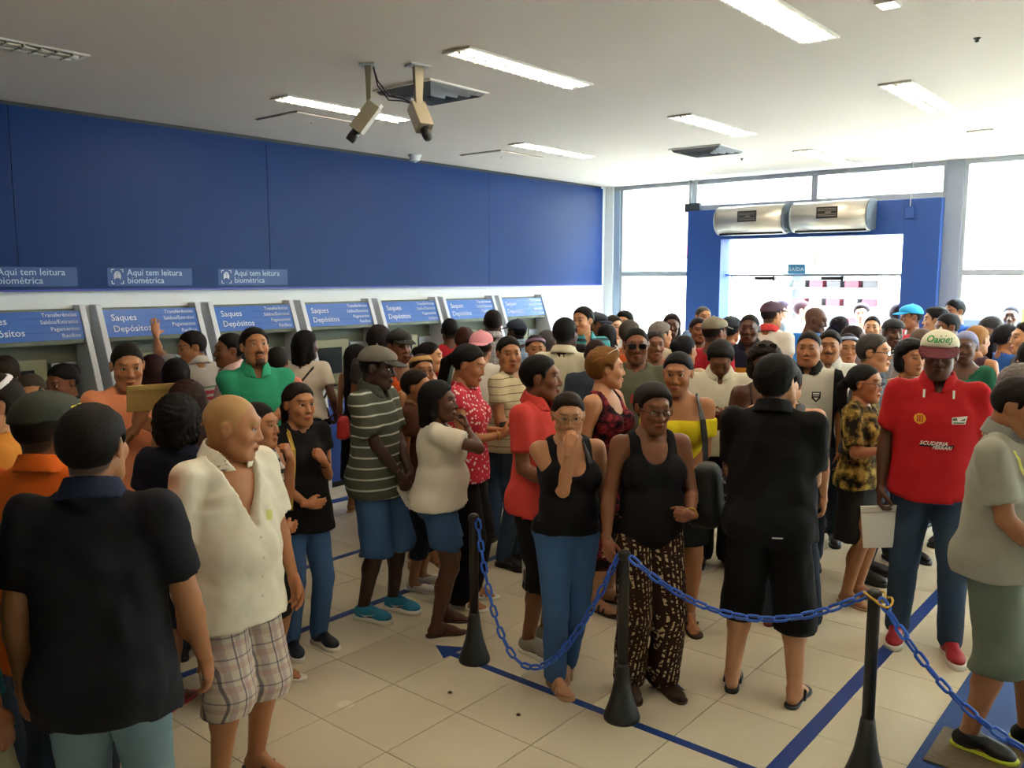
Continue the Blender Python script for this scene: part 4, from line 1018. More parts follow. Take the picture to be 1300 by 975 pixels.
        if top in ('tee','polo','shirt') and bottom != 'skirt':
            zt, rt_ = (1.27, .152) if not fe else (1.14, .136)
            F.add(col_(hz-.04, zt, max(hw+e+.010, .080*(.6+.4*g)+.098*(.55+.45*g)+.016)+.010*belly, (.146+.02*belly)*g+e, rt_*g+e*.8, .102*g+e, -.012+.02*belly, -.004), .05)
            for sx in (-1,1): F.add(el((sx*.078*g,-.058*g,.925), (.082*g+e+.010,.078*g+e+.010,.09+e+.01)), .04)
            for (Hh, Kn, An, *_r) in legs: F.add(rc(Hh, Kn, max(.098*(.55+.45*g), .084*g)+.022, .098*(.55+.45*g)+.016), .04)
        if top == 'dress': F.add(col_(hz-.03, 1.0, hw+.055, .16*g, hw+e, .118*g, 0, -.01), .04)
        F.keep(lambda X, Y, Z: f4(hz)-Z+f4(.008)*np.sin(X*14+seed)+0*Y)
        if top in ('tee','polo','shirt','off'):
            for sd in (1,-1):
                S, E_, T, fd, pm, curl = arms[sd]; f = sl if top != 'off' else .66; ax = nrm(E_-S); end = S+(E_-S)*min(f, 1.0); ag = (.75+.25*g)
                r0, r1 = .054*ag+.013, (.055*ag+.010)*ts
                cutf = lambda X, Y, Z: (X-f4(end[0]))*f4(ax[0])+(Y-f4(end[1]))*f4(ax[1])+(Z-f4(end[2]))*f4(ax[2])
                F.add(rc(S-ax*.01, S+ax*.40 if f <= 1 else E_, r0, r1), .03, cut=cutf if f <= 1 else None)
                if f > 1:
                    ax2 = nrm(T-E_); end2 = E_+(T-E_)*(f-1); cut2 = lambda X, Y, Z: (X-f4(end2[0]))*f4(ax2[0])+(Y-f4(end2[1]))*f4(ax2[1])+(Z-f4(end2[2]))*f4(ax2[2])
                    F.add(rc(E_, T+ax2*.1, r1*.95, r1*.8), .012, cut=cut2)
        F.folds((.0060 if top in ('tee','polo','shirt','dress') else .0022)*(.6+.4*loose), seed, 1.)
        nk = neck or {'tee':'crew','polo':'v','shirt':'v','tank':'scoop','spag':'low','off':'off','dress':'scoop'}[top]
        def cyl(rx, ry, z0, yc=.0): return v3(-rx,-ry+yc,z0), v3(rx,ry+yc,1.72), (lambda X, Y, Z: np.maximum((np.sqrt((X/f4(rx))**2+((Y-f4(yc))/f4(ry))**2)-1)*f4(rx), f4(z0)-Z))
        def wedge(zv, sl_): return v3(-.2,-.02,zv), v3(.2,.3,1.7), (lambda X, Y, Z: np.maximum(np.maximum(np.abs(X)-(Z-f4(zv))*f4(sl_), -Y+f4(.0)), f4(zv)-Z))
        if nk == 'crew': F.cutp(cyl(.068,.066,1.40,-.005), .008)
        elif nk == 'v': F.cutp(cyl(.066,.064,1.40,-.008), .006); F.cutp(wedge(1.405,.34), .004)
        elif nk == 'deepv': F.cutp(cyl(.074,.066,1.40,-.005), .006); F.cutp(wedge(1.20,.36), .010)
        elif nk == 'wide': F.cutp(cyl(.10,.085,1.38,.0), .008)
        elif nk == 'deepscoop': F.cutp(cyl(.088,.085,1.40,.0), .006); F.cutp(el((0,.14,1.435), (.092,.17,.155)), .006)
        elif nk in ('scoop','scoopb'):
            F.cutp(cyl(.085,.085,1.40,.0), .006); F.cutp(el((0,.14,1.45), (.085,.16,.125)), .006)
            if nk == 'scoopb': F.cutp(el((0,-.14,1.45), (.08,.14,.11)), .006)
        elif nk == 'low': F.keep(lambda X, Y, Z: Z-f4(1.325)-f4(.02)*np.cos(X*24)+0*Y)
        elif nk == 'off': F.keep(lambda X, Y, Z: Z-f4(1.345)+0*Y+0*X)
        if top in ('tank','dress') and sl < .6 and nk != 'low':
            F.keep(lambda X, Y, Z: np.where(Z > 1.2, np.abs(X)-(f4(.118*(.5+.5*g))+np.maximum(f4(1.37)-Z, 0)*f4(.95)), f4(-1))+0*Y)
        nm = 'dress' if top == 'dress' else 'shirt' if top in ('shirt','polo') else 'top'
        V, Q = F.mesh(); shirt = link(nm, mesh_np(nm, V*s, Q, tm), root)
        if nk == 'low':
            b = MB()
            for sx in (-1,1): b.tube([v3(sx*.085,.102*g,1.31)*s, v3(sx*.095,.06,1.42)*s, v3(sx*.09,.0,1.483)*s, v3(sx*.085,-.07,1.43)*s, v3(sx*.07,-.105*g-.01,1.30)*s], .0065*s, 6)
            b.build('strap', tm, shirt)
        if top in ('polo','shirt') or collar:
            F = Field((-.13,-.13,1.36), (.13,.14,1.56), (.0072,.0088,.0125)[lod])
            def clr(X, Y, Z):
                q = Z+Y*f4(.30); r_ = f4(.101+max(0, e-.017)*1.3)-(q-f4(1.462))*f4(.45); return np.maximum(np.abs(np.sqrt(X*X+((Y+f4(.012))*f4(1.04))**2)-r_)-f4((.0064,.0085,.0120)[lod]), np.maximum(f4(1.462)-q, q-f4(1.532)))
            F.D = clr(*F.grid()).astype(f4)
            F.cutp(wedge(1.405,.30) if nk != 'deepv' else wedge(1.385,.50), .008); V, Q = F.mesh()
            if len(V): link('collar', mesh_np('collar', V*s, Q, collar or tm), shirt)
        if top == 'shirt' and lod < 2:
            b = MB()
            for z in np.arange(1.30 if nk != 'deepv' else 1.16, hz+.05, -.085):
                p = surf(shirt, v3(.0,1,z)*s)
                if p is not None: b.add([(p[0]+.006*math.cos(t), p[1]+.002, p[2]+.006*math.sin(t)) for t in np.linspace(0,2*math.pi,9)[:-1]], [tuple(range(8))])
            if b.f: b.build('button', mat('button', '#c9c0aa', .4), shirt)
    # ---- shoes
    if shoe:
        for (M, sd) in fmats:
            (V1, Q1), (V2, Q2) = shoe_mesh(shoe, (.0075,.0115,.022)[lod] if shoe not in ('flipflop','sandal') else (.006,.0075,.009)[lod])
            if sd > 0: V1 = V1*v3(-1,1,1).astype(f4); Q1 = Q1[:, ::-1]; V2 = V2*v3(-1,1,1).astype(f4); Q2 = Q2[:, ::-1]
            nm = {'flipflop':'flip_flop','sandal':'sandal','flat':'shoe','clog':'clog'}.get(shoe, 'shoe')
            o = link(nm, mesh_np(nm, xf(V1, M)*s, Q1, sm), root); link('sole', mesh_np('sole', xf(V2, M)*s, Q2, sole or sm), o)
    return dict(root=root, s=s, head=Matrix.Scale(s,4) @ Matrix(Mh.tolist()), arms=arms, shirt=shirt, H=H, P=P, rz=rz, legs=legs, g=g)
def surf(o, p, d=(0,-1,0)):
    """first hit on o (own space) from p along d"""
    if 'bvh' not in _cache or _cache['bvh'][0] != o.name:
        me = o.data; n = len(me.vertices); co = np.empty(n*3, f4); me.vertices.foreach_get('co', co); q = np.empty(len(me.polygons)*4, np.int32); me.polygons.foreach_get('vertices', q)
        _cache['bvh'] = (o.name, BVHTree.FromPolygons([tuple(v) for v in co.reshape(-1,3).tolist()], q.reshape(-1,4).tolist()))
    h = _cache['bvh'][1].ray_cast(Vector(p), Vector(d)); return h[0]
def build_glasses(root, kind, M):
    col = {'dark':'#15110f','thin':'#6b5a4a','brown':'#2c1c14','sun':'#0b0b0c','top':'#17120e','topw':'#d8d2c4'}[kind]; m = mat('frame_'+kind, col, .3)
    if kind in ('top','topw'): M = M @ Matrix.Translation((0,-.022,.062)) @ Matrix.Rotation(R(32),4,'X') @ Matrix.Translation((0,0,.012))
    b = MB(); hw_, hh = (.0245,.0175) if kind in ('sun','top','topw','thin') else (.0240,.0135)
    for sx in (-1,1):
        pts = []
        for t in np.linspace(0, 2*math.pi, 17)[:-1]:
            cx, cz = math.cos(t), math.sin(t); pw = .55; px = math.copysign(abs(cx)**pw, cx)*hw_; pz = math.copysign(abs(cz)**pw, cz)*hh; pts.append((sx*.0325+px, .104-.25*abs(sx*.0325+px)**1.0*.35, .004+pz))
        b.tube(pts, .0022 if kind != 'thin' else .0014, 5, closed=True)
        b.tube([(sx*.0565,.100,.008), (sx*.0745,.055,.012), (sx*.0815,-.012,.012)], .0022, 5)
    b.tube([(-.010,.105,.009),(0,.107,.011),(.010,.105,.009)], .002, 5)
    o = b.xform(M).build('glasses', m, root)
    b = MB()
    for sx in (-1,1):
        v = []
        for t in np.linspace(0, 2*math.pi, 17)[:-1]:
            cx, cz = math.cos(t), math.sin(t); pw = .55; v.append((sx*.0325+math.copysign(abs(cx)**pw,cx)*hw_*.97, .1025-.0875*abs(sx*.0325+math.copysign(abs(cx)**pw,cx)*hw_), .004+math.copysign(abs(cz)**pw,cz)*hh*.97))
        b.add(v, [tuple(range(16))])
    b.xform(M).build('lens', glass('lens_clear', (.9,.92,.9), .05) if kind in ('dark','thin','brown') else mat('lens_dark', '#0a0a0b', .08), o)
def sight(px, py, D):
    q = v3(0,0,EYE); ch, shh = math.cos(PITCH), math.sin(PITCH); fw = v3(-si*ch, ci*ch, -shh); rt = v3(ci, si, 0); up = np.cross(rt, fw)
    d = fw+rt*(px-650)/FOC-up*(py-487.5)/FOC; fh = v3(-si, ci, 0); return q+d*(D/(d@fh))
def depth_at(px, fy):
    ch, shh = math.cos(PITCH), math.sin(PITCH); fw = v3(-si*ch, ci*ch, -shh); rt = v3(ci, si, 0); up = np.cross(rt, fw)
    d = fw+rt*(px-650)/FOC-up*(fy-487.5)/FOC; t = -EYE/d[2]; return float(d@v3(-si, ci, 0)*t)

# ================================================================ THE CROWD
def c(color, pat=None, *cols, p=(), **k):
    nm = '_'.join([color.strip('#'), pat or 'plain']+[str(q).strip('#') for q in cols]+[str(sum((i+1)*ord(ch) for i, ch in enumerate(str(p)))) if p else ''])
    return cloth(nm, color, pat, *cols, p=p, **k)
def l(color): return mat('leather_'+color.strip('#'), color, .5)
JE = c('#34465c','denim'); JL = c('#6f8790','denim'); JD = c('#202a3a','denim'); JM = c('#3d5f8c','denim'); BK = c('#101114'); NV = c('#171a2c'); WH = c('#e9e4d6'); KH = c('#8d8668'); GY = c('#75777a')
BRN, BLK, TAN_, WHT = l('#3b2418'), l('#17151a'), l('#a9815c'), l('#e3ded2')
GQ = 'people waiting in the near queue'; GA = 'people at the cash machines'; GF = 'people in the far crowd by the windows'; GM = 'people in the middle of the crowd'
# ---------- nearest people, from the ATM side to the window side
navy = person('man seen from behind in a dark navy polo and pale jeans, nearest to the camera', 113, 515, D=2.55, a=163, ha=150, var='m1', skin='T', w=1.06, hair='short', hc='#120d0a', top='polo', tm=c('#15151d'), collar=c('#1b2136'), bottom='jeans', bm=JL, sm=BRN,
  aR=(( .285,.10,.86),(-1,0,0),None,'relax'), aL='side', sl=.72, ts=1.05, hem=.80, group=GQ)
white = person('bald man in an open white shirt and plaid shorts looking to the side', 285, 500, D=3.45, a=38, ha=76, hp=9, var='m4', skin='T', hk=1.07, w=1.16, belly=.55, hair=None, scalp=.85, hc='#b39a5a', top='shirt', neck='deepv', tm=c('#e8e2cf', bump=.3), hem=.78, sl=.85, ts=1.2, loose=1.3,
  bottom='bermuda', bm=c('#cfc4b4','plaid','#a58f96','#b98f86','#4a4d66'), bhem=.40, shoe='flipflop', sm=BRN, aL=((.27,.10,.84),(-1,0,0),None,'relax'), aR='side', group=GQ)
orange = person('man in an orange polo and dark green cap, back turned, behind the navy polo man', 52, 501, D=2.98, a=150, ha=122, var='m1', skin='B', w=1.1, hair='buzz', hc='#221812', cap='cap', cc='#2d3226', top='polo', tm=c('#e0641c'), hem=.78, bottom='jeans', bm=JD, sm=BLK, aL='side', aR='bent', group=GQ)
edge = person('person in a teal top and khaki shorts mostly outside the picture edge', -110, 530, D=2.45, a=120, var='m1', skin='B', hair='short', top='tee', tm=c('#2b6d73'), bottom='bermuda', bm=KH, bhem=.5, shoe='sneaker', sm=BLK, aR='side', group=GQ)
# ---------- by the cash machines
phones = person('person with a white headband and black rucksack straps over an orange top', -12, 476, D=3.55, a=-95, ha=-75, var='m1', skin='L', hair='short', hc='#1a1410', band=('#d9d4dc',(.07,.012,-.6)), top='tee', tm=c('#c9812e'), bottom='jeans', bm=JD, sm=BLK, aR='bent', group=GQ)
person('woman with swept back greying hair and only her upper face showing behind the green cap', 38, 475, D=5.10, a=5, hp=8, var='f3', skin='T', hair='bun', hc='#3f372f', top='tee', tm=c('#8a8578'), bottom='jeans', bm=JD, sm=BLK, group=GA)
person('person with a curly top knot standing at the machine by the picture edge', 6, 452, D=5.90, a=170, var='f2', skin='B', hair='bun', hc='#2b2118', top='tank', tm=c('#5c4a40'), bottom='jeans', bm=JD, sm=BLK, group=GA)
person('woman with tied black hair in a white top with black stripes looking down', 82, 461, D=5.70, a=-40, ha=-48, hp=14, var='f2', skin='B', hair='bun', hc='#0b0a0c', top='tee', tm=c('#d8d6d0','stripe','#26262c',p=(.05,.3)), bottom='jeans', bm=JD, sm=BLK, group=GA)
peach = person('man in a peach tee holding a brown envelope in front of his chin', 160, 435, D=4.90, a=12, ha=8, hp=10, var='m1', skin='T', w=1.02, hair='buzz', hc='#15100c', top='tee', tm=c('#e8946a'), hem=.84, sl=.8, bottom='pants', bm=BK, sm=BLK,
  aR=((.02,.25,1.31),(-.5,-.7,.3),(-.3,.3,1),'hold'), aL=((.13,.26,1.27),(-.6,-.5,.3),(-.95,.1,.5),'flat'), group=GQ)
person('woman with dark reddish hair at the cash machine behind the envelope man', 193, 452, D=6.33, a=178, var='f1', skin='B', hair='bob', hc='#2a1112', top='tank', tm=c('#4d1f22'), bottom='jeans', bm=JD, sm=BLK, group=GA)
person('woman with straight black hair facing the machine, beside the dark red hair', 223, 456, D=5.97, a=170, var='f2', skin='T', hair='long', hc='#0f0b0c', top='tee', tm=c('#6a5a50'), bottom='jeans', bm=JD, sm=BLK, group=GA)
lean = person('man in a striped grey polo leaning one raised hand on the machine sign', 247, 420, D=6.95, a=-150, ha=-40, hp=10, var='m1', skin='T', hair='short', hc='#130e0b', top='polo', tm=c('#b4b0aa','band',p=((1.17,1.20,'#a33a48'),(1.22,1.25,'#a33a48'),(1.27,1.285,'#5f7a68'))), bottom='jeans', bm=JE, sm=BLK,
  aL=((.10,.44,1.70),(0,.9,-.2),(-.15,.3,1),'spread'), aR='side', group=GA)
person('man in profile with a moustache and a pale pink shirt beside the green shirt man', 291, 424, D=6.54, a=-75, ha=-72, var='m2', skin='B', hair='short', hc='#100c0a', beard='moustache', top='polo', tm=c('#d8b4b4'), bottom='jeans', bm=JD, sm=BLK, group=GA)
person('person in a salmon top hidden behind the green shirt man', 352, 441, D=6.93, a=160, var='f1', skin='T', hair='tied', hc='#140d0b', top='tee', tm=c('#d98a78'), bottom='jeans', bm=JD, sm=BLK, group=GA)
green = person('man in a green polo with folded arms and a chin beard', 323, 417, D=5.75, a=12, ha=16, hp=-10, var='m1', skin='T', w=1.0, hair='short', hc='#120c09', beard='goatee', top='polo', tm=c('#2f9a74'), bottom='jeans', bm=JE, sm=BLK, aR='cross', aL='crossu', group=GM)
person('woman with brown-red hair behind the bald man, back turned', 237, 486, D=4.70, a=175, var='f1', skin='B', hair='curly', hc='#2b1713', top='tank', tm=c('#3a2a2a'), bottom='jeans', bm=JD, sm=BLK, group=GQ)
person('woman with big black curly hair and a navy top right behind the bald man', 224, 506, D=4.1, a=165, var='f2', skin='B', hair='curlyf', hc='#0a0809', top='tee', tm=NV, bottom='skirt', bm=NV, shoe='flipflop', sm=l('#b8344f'), feet=((-.10,0,20),(.10,.05,-10)), group=GQ)
fist = person('woman with her fist at her mouth, black skirt, half hidden by the bald man', 326, 512, D=4.35, a=55, ha=62, var='f3', skin='T', w=1.08, hair='tied', hc='#1c120e', top='tank', tm=c('#c9c4bc','stripe','#55555c',p=(.05,.35)), bottom='skirt', bm=BK, bhem=.45, shoe='flipflop', sm=WHT, aL='chin', aR='belly', group=GQ)
strapw = person('woman in a black tee with a yellow bag strap, hand at her chest', 378, 487, fy=822, a=25, ha=30, var='f1', skin='T', w=.98, hair='longtied', hc='#1b110d', top='tee', tm=BK, sl=.4, hem=.80, loose=1.08, bottom='jeans', bm=JM, shoe='sneaker', sm=l('#1d2838'), sole=WHT, aL='chest', aR='belly', group=GQ)
lace = person('woman in a white lace blouse with a thin black strap across her back', 386, 421, fy=664, a=165, ha=135, var='f2', skin='D', w=1.1, hair='bob', hc='#0b090a', top='tee', tm=c('#d6cfc0', bump=.8), hem=.98, bottom='jeans', bm=JD, shoe='sandal', sm=BRN, aR=((.24,.10,.98),(-1,0,0),None,'hold'), group=GA)
blackdress = person('woman in a strappy long black dress with long dark hair and yellow sandals', 452, 438, fy=650, a=140, ha=120, var='f1', skin='T', hair='long', hc='#120b0a', top='dress', neck='low', tm=BK, hem=.34, bottom=None, shoe='sandal', sm=l('#d1a02c'), group=GA)
person('person with short black frizzy hair behind the grey cap', 481, 415, D=7.37, a=165, var='m2', skin='B', hair='curly', hc='#150e0d', top='tee', tm=c('#3d3a3a'), bottom='jeans', bm=JD, sm=BLK, group=GA)
person('man in a black cap with yellow edging and an orange vest, hand over his mouth', 506, 420, D=6.71, a=30, ha=28, var='m3', skin='B', hair='buzz', hc='#0f0b0a', cap='cap', cc='#1c1a17', vc='#1c1a17', top='tank', tm=c('#d2531f'), bottom='jeans', bm=JD, sm=BLK, aL='mouth', band=('#c9a83a',(.064,.005,.10)), group=GM)
striped = person('man in a grey cap and a striped polo with clasped hands and teal trainers', 475, 441, fy=780, a=58, ha=72, hp=6, var='m3', skin='V', hair='buzz', hc='#0b0909', cap='cap', cc='#6f6a60', vc='#3f3d3b', top='polo', tm=c('#4f5448','stripe','#b9bdb4',p=(.066,.16)), collar=c('#4b4d45'), hem=.80, sl=.75, ts=1.2, loose=1.15, bottom='bermuda', bm=JM, bhem=.43, shoe='sneaker', sm=l('#1d7fa6'), sole=WHT,
  aR='clasp', aL='clasp', feet=((-.11,.05,0),(.11,-.04,0)), group=GQ)
person('woman with glasses and a blond hair band in a rust strappy top', 535, 450, D=6.29, a=18, ha=20, var='f3', skin='T', hair='tied', hc='#2a1b14', band=('#b48a4c',(.085,.02,.3)), glasses='thin', top='spag', tm=c('#7a3a24'), bottom='capri', bm=JD, shoe='sandal', sm=TAN_, group=GM)
person('woman in profile with her black hair pinned up, bare shoulder', 545, 435, D=7.14, a=80, var='f1', skin='L', hair='bun', hc='#0d0a0b', top='spag', tm=c('#8a5a4a'), bottom='jeans', bm=JD, sm=BLK, group=GA)
whitetop = person('heavy woman in a white wide-sleeved top and rolled denim shorts, hand at her chin', 556, 485, fy=798, a=95, ha=78, var='f2', skin='D', w=1.24, belly=.55, bust=1.3, hair='bob', hc='#0c0a0c', earring=True, top='tee', neck='wide', tm=c('#e2dccb'), sl=.62, ts=1.45, hem=.90, loose=1.0, bottom='hotpants', bm=JM, bhem=.62, shoe='flipflop', sm=BRN,
  aR=((.06,.19,1.43),(-.3,-.9,.2),(-.35,-.1,.9),'hold',(.5,1,-.35)), aL=((.08,.24,1.28),(-.3,-.9,.2),(-.7,.1,.6),'relax'), feet=((-.12,.04,5),(.12,-.03,-5)), group=GQ)
person('woman in dark blue cropped trousers close behind the white top woman', 528, 470, D=5.82, a=70, var='f1', skin='T', hair='tied', hc='#1b120d', top='tee', tm=c('#5a3628'), bottom='capri', bm=JD, shoe='flat', sm=WHT, group=GQ)
redflor = person('woman with a black ponytail in a red and white flowered top looking at her phone', 590, 436, D=5.52, a=72, ha=70, hp=16, var='f1', skin='T', w=1.05, hair='longtied', hc='#0b090c', top='tee', tm=c('#c22f42','dots','#f0d8d0',p=(38,.30)), sl=.25, hem=.86, loose=1.1, bottom='pants', bm=BK, shoe='sandal', sm=WHT, aR='phone', aL='phone', group=GM)
person('person in a bright red tee reaching into the cash machine', 571, 404, D=8.48, a=-165, ha=-170, var='m3', skin='D', hair='buzz', hc='#0d0b0b', top='tee', tm=c('#b3202c'), bottom='jeans', bm=JD, sm=BLK, group=GA)
person('woman with brown hair clipped up behind the pink cap', 590, 416, D=7.70, a=170, var='f1', skin='T', hair='updo', hc='#3a1f16', top='tee', tm=c('#5f7a70'), bottom='jeans', bm=JD, sm=BLK, group=GA)
pinkcap = person('person in a backward pink cap and a white tee', 611, 422, D=6.90, a=160, ha=165, var='m1', skin='T', hair='buzz', hc='#17110d', cap='back', cc='#dc929c', top='tee', tm=c('#e6e2da'), bottom='jeans', bm=JE, sm=BLK, group=GM)
person('man with close black hair and a pale checked shirt at a far cash machine', 626, 394, D=8.72, a=175, var='m2', skin='D', hair='short', hc='#120c0c', top='shirt', tm=c('#b9b6b4','plaid','#7c7f8a','#8f8b88','#5a5f70'), bottom='jeans', bm=JD, sm=BLK, group=GA)
person('man in a dark blue cap facing the last cash machine', 657, 407, D=9.10, a=-145, ha=-130, var='m1', skin='D', hair='buzz', hc='#0d0b0b', cap='cap', cc='#232c40', top='shirt', tm=c('#8fa5b8','plaid','#55708c','#a8b8c6','#3c4f66'), bottom='jeans', bm=JD, sm=BLK, group=GA)
beige = person('man in a beige tee with thin dark stripes looking back over his shoulder', 648, 428, D=6.30, a=62, ha=16, var='m4', skin='T', w=1.12, hair='short', hc='#120d0a', top='tee', tm=c('#c9bc98','stripe','#6b5644',p=(.055,.10)), bottom='jeans', bm=JE, sm=BLK, aR='bent', group=GM)
person('young woman with a mauve hair band and a yellow top behind the beige stripes', 680, 426, D=7.5, a=8, var='f1', skin='T', hair='tied', hc='#1a1112', band=('#7a5b76',(.075,.016,.3)), top='tee', tm=c('#c9a83a'), bottom='jeans', bm=JD, sm=BLK, group=GM)
person('grey haired person by the last cash machine, back turned', 695, 420, D=7.88, a=150, var='m1', skin='B', hair='short', hc='#4c4a4c', top='tee', tm=c('#8798a8'), bottom='jeans', bm=JD, sm=BLK, group=GM)
coral = person('slim man in a coral red polo and black sports shorts, in profile', 685, 452, fy=822, a=58, ha=80, var='m3', skin='B', w=.98, hair='short', hc='#0d0a09', top='polo', tm=c('#d8463f'), hem=.84, sl=.7, ts=1.15, bottom='bermuda', bm=c('#121216'), bhem=.40, shoe='sneaker', sm=l('#8d877a'), sole=WHT, aR=((.12,.22,1.02),(-.8,-.4,0),(-.6,.7,0),'relax'), aL='bent', group=GQ)
jeansw = person('woman with glasses in a black tank and blue jeans biting her fingers', 722, 498, fy=866, a=14, ha=6, hp=6, var='f3', skin='L', w=1.18, bust=1.5, hair='tied', hc='#231711', glasses='thin', top='tank', neck='deepscoop', tm=c('#121319'), hem=.93, belly=.35, bottom='jeans', bm=JM, shoe='sandal', sm=TAN_, aR='mouth', aL='sideb', feet=((-.03,-.11,24),(.08,.05,-12)), group=GQ)
tanktop = person('short haired woman with dark glasses in a black tank and brown patterned trousers', 828, 487, fy=876, a=16, ha=22, hp=6, var='f2', skin='B', w=1.18, bust=1.1, hair='grey', hc='#27211f', glasses='brown', top='tank', tm=c('#101115'), hem=.78, belly=.3, bottom='pants', bm=c('#2c150c','print','#c2a982'), shoe='flat', sm=BRN, aR=((.30,.20,.86),(-.6,-.2,-.6),(-.2,.5,-.85),'relax'), aL=((.15,.25,1.08),(-.8,-.3,.1),(-.8,.5,.15),'fist'), feet=((-.10,.0,-20),(.09,-.02,5)), group=GQ)
blackpolo = person('broad man in a black polo and black shorts seen from behind', 985, 453, fy=880, a=172, ha=148, var='m4', skin='L', w=1.16, belly=.3, hair='thick', hc='#0c0a0b', top='polo', tm=c('#0e0f12'), hem=.84, sl=.75, ts=1.2, loose=1.2, bottom='bermuda', bm=c('#0f1013'), bhem=.37, shoe='flipflop', sm=BLK, aR=('clasp',(.10,.24,1.02)), aL=('clasp',(.10,.24,1.02)), feet=((-.16,0,-8),(.16,-.04,10)), group=GQ)
redpolo = person('tall man in a red sponsor polo and a white and green flat-brim cap', 1195, 421, fy=822, a=4, ha=-2, hp=4, var='m3', skin='D', w=1.14, hair='buzz', hc='#0b0909', cap='flatbill', cc='#d9d6bf', vc='#5c1420', top='polo', tm=c('#b51a20'), hem=.86, sl=.72, ts=1.1, loose=1.0, bottom='jeans', bm=JE, shoe='sneaker', sm=l('#a61f2a'), sole=l('#d8d2c8'), aR=((.26,.04,.84),(-1,.1,0),None,'hold'), aL='side', feet=((-.13,.05,-12),(.13,-.08,8)), group=GQ)
greypolo = person('man in a light grey polo and washed green shorts at the picture edge', 1287, 477, fy=945, a=75, ha=70, hp=18, var='m1', skin='T', w=1.14, belly=.4, hair='receding', hc='#1b1410', top='polo', tm=c('#a3a294'), collar=c('#8f8f88'), hem=.84, sl=.75, ts=1.2, loose=1.2, bottom='bermuda', bm=c('#6d7868','denim'), bhem=.41, shoe='sneaker', sm=l('#1c1d1a'), sole=l('#c9d22c'), aR=((.15,.24,.98),(-.8,-.4,0),None,'hold'), aL='chin', feet=((-.12,.14,0),(.12,-.04,0)), group=GQ)
camo = person('woman with glasses in a brown camouflage blouse and dark skirt, in profile', 1098, 464, fy=762, a=68, ha=72, var='f1', skin='T', w=1.03, hair='tail', hc='#0d0a0b', glasses='dark', top='tee', tm=c('#1b1a12','blotch','#57461f','#8c7436','#b59a4c',p=(17,)), sl=.8, hem=.86, loose=1.12, bottom='skirt', bm=c('#1d1a1a'), bhem=.47, shoe='flipflop', sm=TAN_, aR='read', aL='phone', group=GQ)
# ---------- second row behind them
flor = person('woman with short blond hair and sunglasses on it, in a dark flowered sleeveless dress', 769, 444, D=5.45, a=62, ha=95, var='f3', skin='L', w=1.15, bust=1.3, hair='curly', hc='#7a5226', glasses='topw', top='dress', tm=c('#1c1016','blotch','#5a1828','#8f2f3a','#1a1220',p=(13,)), hem=.30, bottom=None, shoe='sandal', sm=BRN, aL='bent', group=GM)
cream = person('man in a cream shirt seen from behind near the end of the cash machine wall', 717, 404, D=6.89, a=165, ha=150, var='m2', skin='V', w=1.05, hair='short', hc='#0d0b0c', top='shirt', tm=c('#cfc9ae'), sl=.8, bottom='pants', bm=BK, sm=BLK, group=GM)
tealman = person('tall young man in a teal striped polo looking sideways by the white corner wall', 743, 390, D=8.15, a=25, ha=-32, var='m1', skin='L', w=1.02, hair='short', hc='#17110e', top='polo', tm=c('#4a9aa0','stripe','#2c4a55',p=(.12,.22)), bottom='jeans', bm=JD, sm=BLK, group=GF)
person('person in a dark cap just behind the tall teal polo man', 757, 398, D=8.99, a=60, var='m3', skin='B', hair='buzz', hc='#0d0b0b', cap='cap', cc='#27303f', top='tee', tm=c('#5a6a78'), bottom='jeans', bm=JD, sm=BLK, group=GF)
person('person with straight black hair before the corner pilaster, back turned', 771, 413, D=8.53, a=165, var='f1', skin='T', hair='bob', hc='#120e0e', top='tee', tm=c('#6a6a6e'), bottom='jeans', bm=JD, sm=BLK, group=GF)
person('person with a dark brown shaved head between cream shirt and blond woman', 757, 431, D=6.49, a=170, var='m3', skin='V', hair='buzz', hc='#24120f', top='tee', tm=c('#3a4652'), bottom='jeans', bm=JD, sm=BLK, group=GM)
person('person with a dark face and a maroon top squeezed behind the cream shirt man', 737, 437, D=7.52, a=55, var='f2', skin='V', hair='tied', hc='#0d0b0b', top='tee', tm=c('#5c2028'), bottom='jeans', bm=JD, sm=BLK, group=GM)
sung = person('man in black sunglasses and an olive tee with a red print', 808, 416, D=6.12, a=2, ha=4, var='m2', skin='B', w=1.06, hair='buzz', hc='#0d0a09', beard='stubble', glasses='sun', top='tee', tm=c('#5f6350'), bottom='jeans', bm=JD, sm=BLK, group=GM)
person('person in an orange tee with grey brown hair behind the sunglasses man', 800, 407, D=7.78, a=150, var='m2', skin='L', w=1.15, hair='short', hc='#463e38', top='tee', tm=c('#e0682c'), bottom='jeans', bm=JD, sm=BLK, group=GF)
person('man with a pale face in profile before the corner frame of the windows', 779, 401, D=9.40, a=40, var='m1', skin='P', hair='short', hc='#221814', top='tee', tm=c('#b9bcb6'), bottom='jeans', bm=JD, sm=BLK, group=GF)
person('young man with swept dark hair by the corner frame of the windows', 793, 396, D=9.83, a=-20, var='m1', skin='L', hair='thick', hc='#1a1512', top='tee', tm=c('#9aa39a'), bottom='jeans', bm=JD, sm=BLK, group=GF)
person('person with ash grey hair turned half away under the first window', 838, 410, D=8.50, a=150, ha=120, var='f3', skin='L', hair='curly', hc='#77706c', top='tee', tm=c('#c4bca6'), bottom='jeans', bm=JD, sm=BLK, group=GF)
person('young person with a narrow face and white strap beside the sunglasses man', 831, 420, D=7.33, a=15, var='m3', skin='B', hair='buzz', hc='#231a18', top='tank', tm=c('#c75a34'), bottom='jeans', bm=JD, sm=BLK, group=GM)
